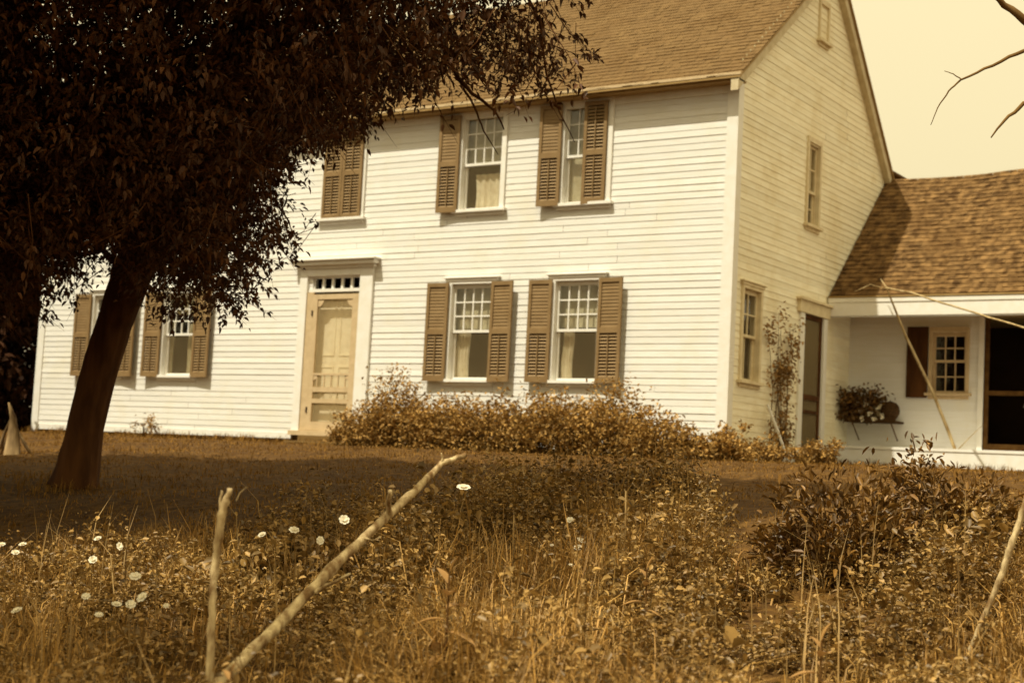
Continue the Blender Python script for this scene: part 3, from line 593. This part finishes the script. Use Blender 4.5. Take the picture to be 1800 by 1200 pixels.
# pale root flare of a tree at far left
b = at(22, 780, 17); b.z = float(gz(b.x, b.y))
rf = empty('tree_stump', b, 'pale sunlit split stump with spreading roots at the left picture edge', 'stump')
mb = MB(); rt = Vector((MROT @ Vector((1, 0, 0)))); s = 17/FPX
up = Vector((0, 0, 1))
P0 = b + up*.42 - rt*.02
for dx, w_, hh in ((.17, .022, .40), (-.03, .03, .30), (-.15, .026, .42), (.06, .016, .24), (-.09, .018, .36)):
    p_ = [P0 + rt*dx*.1 + up*(hh-.42), P0 + rt*dx*.5 + up*(hh-.42-.17), b + rt*dx*.95 + up*.09, b + rt*dx*1.5 - up*.03]
    mb.tube([q + Vector((random.uniform(-.015, .015), 0, random.uniform(-.01, .01))) for q in p_], [.012, w_*.7, w_, w_*.5], 6)
mb.tube([b - up*.05, b+up*.2, P0, P0 + up*.16 - rt*.06], [.10, .07, .035, .01], 9)
mb.build('root', M['stumpm'], rf, smooth=True)

# ------------------------------------------------------------------ planting along the house
FG = 'shrubs in the bed along the front wall'
bed = [(.12, -.2, .3, .3, .34, 'low shrub wrapping round the front right corner of the wall'), (-5.15, -.55, .42, .38, .42, 'low feathery shrub beside the front door step'), (-4.55, -.6, .45, .42, .74, 'tall pointed shrub under the left shutter of the window right of the door'), (-3.75, -.62, .5, .42, .62, 'shrub under the first window right of the door'),
       (-2.95, -.62, .5, .42, .60, 'shrub below the gap between the two lower windows'), (-2.15, -.62, .5, .42, .64, 'shrub directly under the lower window nearest the corner'), (-1.35, -.62, .48, .42, .74, 'tallest shrub just right of the lower window nearest the corner'),
       (-.7, -.6, .4, .4, .52, 'shrub near the front right corner board'), (-.15, -.55, .34, .34, .3, 'low shrub at the foot of the front right corner')]
for x, y, rx, ry, h, lb in bed: shrub('bed_shrub', x, y, rx, ry, h, int(6200*rx*h/.3), M['shrubm'], lb, 'shrub', FG, .052, .5, 8)
shrub('corner_shrub', .42, .35, .4, .35, .30, 1100, M['shrubm'], 'low straggling shrub round the corner under the side window', 'shrub', None, .05)
shrub('corner_shrub', .75, 1.25, .3, .3, .26, 700, M['shrubm'], 'small shrub at the foot of the climbing vine', 'shrub', None, .05)
shrub('small_weed', -9.55, -.35, .2, .15, .3, 260, M['shrubm'], 'small leafy weed standing alone against the wall left of the door', 'weed', None, .045)
# vine on the gable
vr = empty('climbing_vine', (.06, 1.4, .05), 'climbing vine on the side wall between window and side door', 'vine')
mb = MB()
Cs = []
for k in range(7):
    y0 = random.uniform(1.2, 1.7); y = y0; z = .05; ps = []
    tgt = random.uniform(1.05, 1.95)
    for i in range(9):
        ps.append((.035+random.uniform(0, .02), y, z)); Cs.append((y, z)); y += (tgt-y)*.18+random.uniform(-.07, .07); z += random.uniform(.15, .27)
    mb.tube(ps, [.008-.0007*i for i in range(9)], 4)
mb.build('stem', M['twig'], vr)
Cs = np.array(Cs); idx = rng.integers(0, len(Cs), 1500); cs_ = np.array([noise.noise(Vector((a*4, b*3, 1))) for a, b in Cs]); idx = np.where(cs_[idx] > 0, idx, rng.integers(0, len(Cs), 1500)); okv = rng.uniform(0, 1, 1500) < np.where(cs_[idx] > -.05, .75, .15)
P = np.stack([rng.uniform(.03, .13, 1500), Cs[idx, 0]+rng.normal(0, .09, 1500), Cs[idx, 1]+rng.normal(0, .08, 1500)], 1); P[:, 2] = np.clip(P[:, 2], .03, 2.1)
D = rng.normal(size=P.shape); D[:, 0] += .6; D[:, 2] -= .4
leaves('foliage', P[okv], D[okv], rng.uniform(.035, .07, int(okv.sum())), .034, M['vine'], vr)
mb = MB(); mb.tube([(.10, .98, .72), (.2, 1.1, .4), (.32, 1.22, -.02)], .018, 6); tag(mb.build('leaning_pole', M['white']), 'thin white pole leaning on the side wall below the window', 'pole')

# ------------------------------------------------------------------ porch things
st = empty('wall_planter', (.45, 3.98, .66), 'dark wooden planter shelf fixed on the porch wall left of the shutter', 'planter')
mb = MB(); mb.box((.10, 3.64, .655), (.84, 3.98, .685)); mb.box((.10, 3.62, .655), (.84, 3.64, .74)); mb.build('shelf', M['bask'], st)
for x in (.2, .76):
    mb = MB(); mb.tube([(x, 3.97, .42), (x, 3.68, .653)], .01, 6); mb.build('bracket', M['twig'], st)
for k, (x, hgt) in enumerate(((.40, .20), (.56, .22))):
    p = empty('flower_pot', (x, 3.77, .69), ('pale flower pot at the left on the porch planter shelf', 'pale flower pot in the middle of the porch planter shelf')[k], 'flower pot', 'potted plants on the porch shelf')
    mb = MB(); mb.lathe((x, 3.77, .69), [(.055, 0), (.078, hgt*.85), (.088, hgt*.86), (.088, hgt), (.07, hgt), (.065, hgt*.85)], 18); mb.build('pot', M['pot'], p, smooth=False)
    n = 330; P = np.array([x-.06, 3.72, .69+hgt+.04])+rng.normal(0, 1, (n, 3))*np.array([.11, .08, .085]); D = rng.normal(size=(n, 3)); D[:, 2] += .3
    leaves('foliage', P, D, .06, .035, M['darkshrub'], p)
shrub('potted_fern', .20, 3.72, .2, .16, .5, 1100, M['darkshrub'], 'bushy dark potted fern at the left end of the porch planter shelf', 'plant', None, .06, z=.69)
mb = MB(); prof = [(.02, -.13), (.09, -.11), (.125, -.05), (.132, .0), (.12, .06), (.08, .11), (.02, .13)]
mb.lathe((.73, 3.72, .825), prof, 20); tag(mb.build('wicker_basket', M['bask'], smooth=True), 'round dark basket at the right end of the porch planter shelf', 'basket')
mb = MB(); mb.add([(2.20, 5.0, .98), (2.38, 5.0, .98), (2.38, 5.1, .98), (2.2, 5.1, .98), (2.28, 5.03, 1.22), (2.33, 5.03, 1.22), (2.33, 5.07, 1.22), (2.28, 5.07, 1.22)], [(0, 1, 2, 3), (4, 5, 6, 7), (0, 1, 5, 4), (1, 2, 6, 5), (2, 3, 7, 6), (3, 0, 4, 7)])
tag(mb.build('hanging_cloth', M['pale']), 'small pale cone shaped cloth hanging in the dark porch doorway', 'cloth')
for k, (x_, z_) in enumerate(((.34, .80), (.43, .90), (.50, .78), (.60, .86), (.38, .70), (.55, .69), (.30, .92), (.66, .74))):
    mb = MB()
    for q in range(9):
        a_ = q*2.4; d = Vector((math.cos(a_)*.6, -.6, math.sin(a_)*.6)).normalized(); o_ = Vector((x_+random.uniform(-.02, .02), 3.60+random.uniform(-.02, .02), z_+random.uniform(-.02, .02)))
        s_ = d.cross(Vector((0, 1, 0))).normalized()*.016; mb.add([tuple(o_), tuple(o_+d*.02-s_), tuple(o_+d*.045), tuple(o_+d*.02+s_)], [(0, 1, 2, 3)])
    tag(mb.build('pale_blossom', M['petal']), 'pale blossom among the dark leaves of the porch planter', 'flower', 'pale blossoms in the porch planter')
# leaning bare pole and its side shoots
A = Vector((2.0, 2.75, -.02)); Bp = Vector((.62, 3.02, 2.42))
A = at(1692, 818, 20.8); A.z = float(gz(A.x, A.y)); Bp = at(1558, 505, 20.6)
pr = empty('leaning_sapling', A, 'long thin bare sapling leaning up against the porch eave', 'sapling')
mb = MB(); mb.tube([A, at(1668, 760, 20.8), at(1640, 690, 20.75), at(1592, 590, 20.7), at(1572, 540, 20.65), Bp, at(1548, 490, 20.7)], [.02, .024, .022, .018, .014, .01, .004], 7); mb.build('stem', M['stick'], pr, smooth=True)
for pl, r0, r1 in (([(1560, 508, 20.6), (1530, 500, 20.4), (1503, 512, 20.3)], .008, .003), ([(1560, 506, 20.6), (1600, 514, 20), (1655, 532, 19.4), (1720, 552, 18.8), (1800, 576, 18), (1900, 600, 17)], .012, .012), ([(1682, 792, 20.8), (1705, 768, 20.7), (1728, 746, 20.6)], .008, .003)):
    limb(pl, r0, r1).build('twig', M['stick'], pr)
# dead tree out of frame on the right, bare ends reaching in
dt = at(2750, 1000, 9.5); dt.z = float(gz(dt.x, dt.y))
dr = empty('bare_tree', dt, 'leafless branches of a tree reaching in at the upper right corner', 'tree')
mb = limb([(2750, 1100, 9.5), (2740, 1000, 9.5), (2715, 700, 9.5), (2735, 420, 9.5), (2690, 150, 9.4), (2640, -150, 9.3), (2660, -500, 9.2), (2600, -900, 9)], .19, .05)
mb.build('trunk', M['bark'], dr, smooth=True)
for pl, r0, r1 in (([(2720, 300, 9.4), (2560, 140, 9.3), (2380, 90, 9.2), (2180, 150, 9.1), (2000, 150, 9), (1900, 110, 9), (1800, 35, 9), (1755, -2, 9), (1700, -40, 9)], .07, .010),
                   ([(2180, 150, 9.1), (2050, 90, 9), (1920, 60, 9), (1860, 60, 9), (1800, 88, 9), (1745, 115, 9), (1688, 141, 9)], .024, .006),
                   ([(1688, 141, 9), (1668, 160, 9), (1648, 190, 9), (1636, 220, 9)], .006, .002), ([(1690, 140, 9), (1675, 130, 9), (1660, 125, 9)], .004, .002),
                   ([(2380, 90, 9.2), (2200, 230, 9.1), (2050, 190, 9), (1880, 150, 9), (1800, 183, 9), (1765, 212, 9), (1742, 242, 9)], .03, .004),
                   ([(2640, -150, 9.3), (2450, -320, 9.1), (2250, -380, 9), (2050, -520, 8.9)], .06, .008), ([(2690, 150, 9.4), (2850, -50, 9.4), (2950, -350, 9.3), (3100, -600, 9.2)], .07, .01),
                   ([(2450, -320, 9.1), (2400, -520, 9), (2300, -700, 9)], .03, .005), ([(2735, 420, 9.5), (2900, 300, 9.6), (3050, 120, 9.7), (3120, -100, 9.8)], .05, .008)):
    limb(pl, r0, r1).build('branch', M['bare'], dr, smooth=True)

# ------------------------------------------------------------------ lawn and meadow
def view_xy(u0, u1, D0, D1, n):
    u = rng.uniform(u0, u1, n); D = np.sqrt(rng.uniform(D0**2, D1**2, n))
    d = np.stack([(u-900)/FPX, 0*u, -np.ones(n)], 1) @ MA.T; d[:, 2] = 0; d = nrm(d)
    return CA[0]+d[:, 0]*D, CA[1]+d[:, 1]*D, u, D
def edgeD(u):   # depth at which the rough meadow gives way to mown lawn
    return np.interp(u, [-200, 150, 450, 600, 800, 1000, 1200, 1290, 1370, 1420, 1700, 1900], [9.3, 9.4, 9.4, 10, 10.6, 12.0, 11.5, 8.3, 8.5, 9.3, 9.8, 10])
x, y, u, D = view_xy(-350, 2500, 8, 28, 145000); k = (y < -.03) | (x > .1); k &= ~((y > 3.1)); x, y = x[k], y[k]
P = np.stack([x, y, gz(x, y)-.005], 1); sc = np.clip(.6+rng.normal(0, .3, len(x)), .2, 1.6)
g = blades('lawn_grass', P, .046*sc*(1+.9*np.array([noise.noise(Vector((a*1.7, b*1.7, 8))) for a, b in zip(x, y)])), .0075, M['lawn'], lean=1.2); tag(g, 'short mown lawn between meadow and house', 'grass', kind='stuff')
def clump(x, y, f=1.3): return np.array([noise.noise(Vector((a*f, b*f, 3.3))) for a, b in zip(x, y)])
x, y, u, D = view_xy(-350, 2500, 3.2, 12.5, 172000)
nz = clump(x, y); k = (D < edgeD(u)+nz*.7) & (rng.uniform(0, 1, len(x)) < .62+nz) & ~((D < 6.4) & (u > 240) & (u < 640) & (rng.uniform(0, 1, len(x)) < .5)); x, y, u, D, nz = x[k], y[k], u[k], D[k], nz[k]
hgt = np.interp(u, [-100, 300, 600, 900, 1250, 1330, 1500, 1900], [.20, .22, .28, .38, .34, .13, .2, .26])*np.interp(D, [3, 6, 9, 12], [.95, 1.0, 1, .8])
P = np.stack([x, y, gz(x, y)-.01], 1)
H = hgt*np.maximum(.12, .42+.75*nz+rng.gamma(2, .15, len(x)))
H = H*np.where((D < 6.4) & (u > 240) & (u < 640), .6, 1)
g = blades('meadow_grass', P, H, np.clip(rng.normal(.0058, .0022, len(x)), .0022, .013), M['grass'], lean=.95); tag(g, 'rough uncut meadow grass covering the foreground', 'grass', kind='stuff')
# broad-leaved ground weeds
x, y, u, D = view_xy(-350, 2500, 3.2, 12.2, 11800); nz = clump(x, y, 2.3); k = (D < edgeD(u)-.1+nz*.8) & (nz+.25*clump(x, y, 6.) > -.05) & ~((D < 6.4) & (u > 240) & (u < 640) & (rng.uniform(0, 1, len(x)) < .6)); x, y, u, D, nz = x[k], y[k], u[k], D[k], nz[k]
n = len(x); per = 26; h = np.interp(u, [-100, 300, 600, 900, 1250, 1330, 1500, 1900], [.17, .18, .26, .36, .34, .10, .17, .24])*(.55+1.7*nz)*rng.uniform(.6, 1.3, n)
C = np.stack([x, y, gz(x, y)], 1)
t_ = rng.uniform(0, 1, (n, per)); P = C[:, None, :]+rng.normal(0, .045, (n, per, 3)); P[:, :, 2] = C[:, 2][:, None]+t_*h[:, None]*1.15+.01
D_ = rng.normal(size=P.shape)*np.array([1, 1, .45]); D_[:, :, 2] += .3
Ls = (np.repeat((.014+rng.gamma(2, .0075, n))*np.interp(D, [3.5, 7.5], [.6, 1]), per)*rng.uniform(.7, 1.3, n*per))
g = leaves('ground_weeds', P.reshape(-1, 3), D_.reshape(-1, 3), Ls, Ls*np.repeat(rng.uniform(.3, .75, n), per), M['weed']); tag(g, 'low broad leaved weeds mixed through the meadow grass', 'weeds', kind='stuff')
# taller leafy-stemmed weeds: stems with leaves set all the way up
x, y, u, D = view_xy(-350, 2500, 3.6, 12.0, 1900); nz = clump(x, y, .9); k = (D < edgeD(u)) & (nz > -.12) & ~((D < 6.6) & (u > 280) & (u < 640)); x, y, u, D = x[k], y[k], u[k], D[k]
n = len(x); hw_ = np.interp(u, [-100, 300, 600, 900, 1000, 1250, 1330, 1500, 1900], [.24, .24, .34, .44, .58, .52, .12, .2, .28])*rng.uniform(.5, 1.15, n)*np.interp(D, [3.5, 6.5, 8], [.55, .75, 1])
mt = MB(); PP = []; DD = []; LL = []; WW = []
for a_, b_, h_ in zip(x, y, hw_):
    z_ = float(gz(a_, b_)); lx, ly = random.uniform(-.2, .2)*h_, random.uniform(-.2, .2)*h_; tp_ = Vector((a_+lx, b_+ly, z_+h_)); b0 = Vector((a_, b_, z_-.01))
    mt.tube([b0, b0.lerp(tp_, .5)+Vector((lx*.2, ly*.2, 0)), tp_], [.004, .003, .0015], 4)
    m_ = random.randint(10, 18); ll = random.uniform(.035, .085); ww = random.uniform(.22, .6); ph = random.uniform(0, 6)
    for k_ in range(m_):
        f_ = .15+.85*k_/m_; an = ph+k_*2.4; PP.append(b0.lerp(tp_, f_)); DD.append((math.cos(an), math.sin(an), random.uniform(-.1, .6))); q__ = ll*(1.15-.75*f_)*random.uniform(.8, 1.2); LL.append(q__); WW.append(q__*ww)
g = leaves('tall_weeds', np.array([tuple(p) for p in PP]), np.array(DD), np.array(LL), np.array(WW), M['weed'], None, .3, .35)
o2 = mt.build('stems', M['weed'], g); tag(g, 'taller leafy stemmed weeds standing above the meadow grass', 'weeds', kind='stuff')
# uneven tufts against the foundation, round the trunk and scattered on the lawn
n = 5200; x = np.concatenate([rng.uniform(-12.6, 0, 2600), base.x+rng.normal(0, .28, 500), rng.uniform(0, 2.6, 500), rng.uniform(-12, 4, 1600)]); y = np.concatenate([-.04-np.abs(rng.normal(0, .09, 2600)), base.y+rng.normal(0, .28, 500), 3.1-np.abs(rng.normal(0, .08, 500)), rng.uniform(-9, -.5, 1600)])
cl = clump(x, y, 2.5); H = .06*(1+1.6*cl)+rng.gamma(2, .012, n); k = (H > .045)
g = blades('grass_tufts', np.stack([x, y, gz(x, y)-.005], 1)[k], H[k], .008, M['lawn'], lean=.8); tag(g, 'ragged grass tufts along the foundation and round the trunk', 'grass', kind='stuff')
# dry stalks scattered
x, y, u, D = view_xy(-300, 2500, 4, 11.8, 680); k = D < edgeD(u); x, y, D = x[k], y[k], D[k]
g = blades('dry_grass_stalks', np.stack([x, y, gz(x, y)], 1), rng.uniform(.3, .62, len(x)), .006, M['straw'], lean=.6); tag(g, 'scattered pale dry grass stalks standing in the meadow', 'grass', kind='stuff')

# individual foreground plants
def gp(u, D):
    p = at(u, 900, D); p.z = float(gz(p.x, p.y)); return p
p = gp(1475, 8.3); shrub('leafy_shrub', p.x, p.y, .40, .34, .44, 3000, M['darkshrub'], 'dark glossy leaved shrub with spiky upright leaves at the right of the meadow', 'shrub', None, .062, .5, 18, spiky=.5)
p = gp(1670, 8.8); shrub('leafy_shrub', p.x, p.y, .40, .34, .46, 2200, M['darkshrub'], 'loose leafy shrub near the right edge in front of the porch', 'shrub', None, .06, .6, 12, spiky=.3)
p = gp(1010, 10.6); shrub('wild_bush', p.x, p.y, .6, .5, .40, 2400, M['darkshrub'], 'sprawling wild bush in the shade at the middle of the meadow edge', 'bush', None, .045, .5, 14)
p = gp(1165, 10.4); shrub('wild_bush', p.x, p.y, .42, .42, .42, 1400, M['weed'], 'smaller wild bush right of the sprawling one by the lawn', 'bush', None, .045, .5, 12)
p = gp(660, 7.8); shrub('flowering_weed', p.x, p.y, .42, .3, .34, 1200, M['weed'], 'bushy weed under the long fallen branch', 'weed', None, .045, .6, 9)
p = gp(500, 8.0); shrub('flowering_weed', p.x, p.y, .28, .25, .32, 800, M['weed'], 'leafy weed just right of the upright broken stake', 'weed', None, .05, .6, 8)
p = gp(790, 8.4); shrub('flowering_weed', p.x, p.y, .28, .25, .46, 800, M['weed'], 'tall leafy weed below the largest white flower', 'weed', None, .045, .6, 8)

def milkweed(u, v0, v1, D, scale, label, nl=9):
    top = at(u+12, v0, D); g0 = at(u, v1, D); g0.z = float(gz(g0.x, g0.y)); g0.x = top.x-.02
    r = empty('milkweed', g0, label, 'plant'); mb = MB(); mb.tube([g0, (g0+top)/2+Vector((.01, 0, 0)), top], [.006, .005, .003], 6); mb.build('stem', M['twig'], r)
    ax = top-g0; mL = MB()
    for k in range(nl):
        f = 1-.085*k if k else 1.0; o = g0+ax*f; a = k*2.4+.6; el = [1.2, .9, .5, .25, .1, 0, -.1, -.1, -.1, -.1, -.1][k]
        d = Vector((math.cos(a)*math.cos(el), math.sin(a)*math.cos(el), math.sin(el))); s_ = d.cross(Vector((0, 0, 1))).normalized(); nn = s_.cross(d)
        Lf = scale*random.uniform(.85, 1.15)*(.8 if k < 2 else 1); W = Lf*.36; rows = 7; vs = []
        for i in range(rows+1):
            q = i/rows; w_ = W*.5*math.sin(math.pi*min(1, q**.8*.97+.03))+.001; c_ = o+d*Lf*q-Vector((0, 0, 1))*Lf*.28*q*q
            vs += [tuple(c_-s_*w_+nn*w_*.35), tuple(c_), tuple(c_+s_*w_+nn*w_*.35)]
        fs = []
        for i in range(rows): fs += [(3*i, 3*i+1, 3*i+4, 3*i+3), (3*i+1, 3*i+2, 3*i+5, 3*i+4)]
        m_ = MB(); m_.add(vs, fs); m_.build('leaf', M['milk'], r, smooth=True)
milkweed(778, 1005, 1110, 5.6, .135, 'broad leaved milkweed standing in the centre foreground')
milkweed(1432, 1125, 1190, 5.3, .11, 'milkweed rosette of narrow curled leaves at the lower right')
milkweed(1285, 985, 1040, 7.6, .10, 'small milkweed beside the strip of bare lawn', 6)
milkweed(395, 1180, 1260, 4.6, .07, 'stunted milkweed at the foot of the upright stake', 5)
milkweed(1125, 1000, 1100, 6.4, .10, 'milkweed with drooping dark leaves right of centre', 7)

# flowers
def flower(nm='white_flower', petals=7, r=.024):
    root = empty(nm, (0, 0, 0), '', 'flower'); mb = MB(); mb.tube([(0, 0, -.34), (.01, 0, -.15), (0, 0, 0)], .0022, 5); mb.build('stem', M['weed'], root)
    mb = MB()
    for ring in range(2):
        for k in range(petals):
            a = 2*math.pi*(k+.5*ring)/petals; d = Vector((math.cos(a), math.sin(a), .35+.8*ring)); d.normalize(); s_ = Vector((-math.sin(a), math.cos(a), 0)); L1 = r*(1-.25*ring)
            v_ = [Vector((0, 0, 0)), d*L1*.45-s_*L1*.32, d*L1*.9-s_*L1*.28-Vector((0, 0, L1*.1)), d*L1-Vector((0, 0, L1*.15)), d*L1*.9+s_*L1*.28-Vector((0, 0, L1*.1)), d*L1*.45+s_*L1*.32]
            mb.add([tuple(q) for q in v_], [(0, 1, 2, 3), (0, 3, 4, 5)])
    mb.build('blossom', M['petal'], root); return root
proto = flower()
FL = [(815, 857, 8.2, 1.25, 'largest white flower, alone above the weeds by the end of the long branch'), (605, 914, 7.6, 1.1, 'large white flower just left of the long fallen branch'), (517, 932, 7.6, 1.15, 'bright white flower between the upright stake and the long branch'),
      (563, 950, 7.5, .9, 'white flower low between two brighter ones left of the long branch'), (461, 940, 7.5, .9, 'white flower close to the right of the upright stake')]
FL += [(u_, v_, D_, s_, None) for u_, v_, D_, s_ in [(172, 947, 8.3, .95), (27, 971, 8, .9), (40, 957, 8.2, .9), (163, 984, 7.7, 1.1), (210, 960, 8, .8), (238, 1013, 7, .9), (250, 1050, 6.6, 1.), (205, 1062, 6.5, .8), (230, 1062, 6.5, .75), (292, 1064, 6.5, .5), (30, 1073, 6.4, .85), (174, 1080, 6.3, .6), (151, 1048, 6.6, .65), (3, 957, 8, .8)]]
FL += [(u_, v_, D_, s_, 'R') for u_, v_, D_, s_ in [(1002, 914, 9, .85), (1021, 950, 8.8, 1.0), (1016, 962, 8.7, .8), (1003, 993, 8.3, .6), (1012, 975, 8.5, .7), (970, 958, 8.8, .5)]]
for i, (u_, v_, D_, s_, lb) in enumerate(FL):
    if i == 0: r = proto
    else:
        r = proto.copy(); COL.objects.link(r)
        for ch in proto.children: c2 = ch.copy(); COL.objects.link(c2); c2.parent = r
    r.location = at(u_, v_, D_-.7); r.scale = (s_*random.uniform(.8, 1.35), s_*random.uniform(.8, 1.3), s_*1.1); r.rotation_euler = (random.uniform(.45, 1.0), random.uniform(-.25, .25), .58+random.uniform(-.6, .6))
    if lb and lb != 'R': r['label'] = lb; r['group'] = 'white flowers near the long branch'
    elif lb: r['label'] = 'small white flower in the cluster right of centre below the wild bush'; r['group'] = 'white flowers right of centre'
    else: r['label'] = 'small white flower in the meadow left of the upright stake'; r['group'] = 'white flowers at the left of the meadow'

# sticks
def stick(name, pl, rad, label, cat, subs=()):
    ps = [at(*p) for p in pl]; r = empty(name, ps[0], label, cat); q_ = []; rr = []
    for i in range(len(ps)-1):
        for k in range(6):
            f = k/6; q_.append(ps[i].lerp(ps[i+1], f)+Vector([random.uniform(-.003, .003) for _ in range(3)])); rr.append((rad[i]+(rad[i+1]-rad[i])*f)*random.uniform(.9, 1.08)*(1.22 if (i*6+k) % 11 == 5 else 1))
    q_.append(ps[-1]); rr.append(rad[-1]); mb = MB(); mb.tube(q_, rr, 12); mb.build('stem', M['stick2'], r, smooth=True)
    for pl2, r0, r1 in subs: limb(pl2, r0, r1).build('twig', M['stick2'], r, smooth=True)
stick('fallen_branch', [(250, 1390, 4.9), (385, 1200, 5.2), (500, 1085, 5.5), (620, 962, 5.8), (680, 908, 6), (740, 852, 6.2), (775, 815, 6.3), (818, 799, 6.4)], [.026, .022, .021, .018, .016, .015, .012, .010],
      'long peeled pale branch slanting up to the right across the foreground', 'branch', [([(685, 903, 6), (683, 885, 5.95), (685, 862, 5.9)], .012, .008), ([(555, 1040, 5.6), (580, 1025, 5.55), (615, 1008, 5.5)], .009, .004), ([(640, 945, 5.85), (655, 950, 5.8), (668, 944, 5.75)], .004, .002), ([(770, 820, 6.3), (778, 806, 6.3), (776, 796, 6.3)], .005, .003)])
stick('upright_stake', [(366, 1400, 5.1), (367, 1200, 5.1), (373, 1060, 5.15), (380, 980, 5.2), (390, 905, 5.2), (404, 858, 5.2)], [.014, .015, .013, .014, .015, .009],
      'upright broken stake with a forked top in the left foreground', 'stake', [([(388, 910, 5.2), (387, 880, 5.22), (390, 862, 5.24)], .006, .004), ([(415, 880, 5.3), (422, 865, 5.3), (434, 855, 5.3)], .002, .001)])
stick('fallen_branch', [(1690, 1180, 6.4), (1738, 1064, 6.4), (1765, 1000, 6.4), (1780, 950, 6.4), (1800, 892, 6.4), (1850, 740, 6.4)], [.010, .012, .014, .014, .013, .01],
      'pale peeled stick leaning at the right picture edge', 'branch')
# tall single stalks
for u_, v0, D_, lb in ((1101, 862, 8.2, 'tall straight dry stalk right of centre against the wild bush'), (904, 905, 8.2, 'tall straight dry stalk left of the wild bush')):
    a = gp(u_, D_); b2 = at(u_-1, v0, D_); mb = MB(); mb.tube([a, (a+b2)/2+Vector((.006, 0, 0)), b2], [.007, .006, .004], 6); tag(mb.build('dry_stalk', M['straw'], smooth=True), lb, 'stalk')
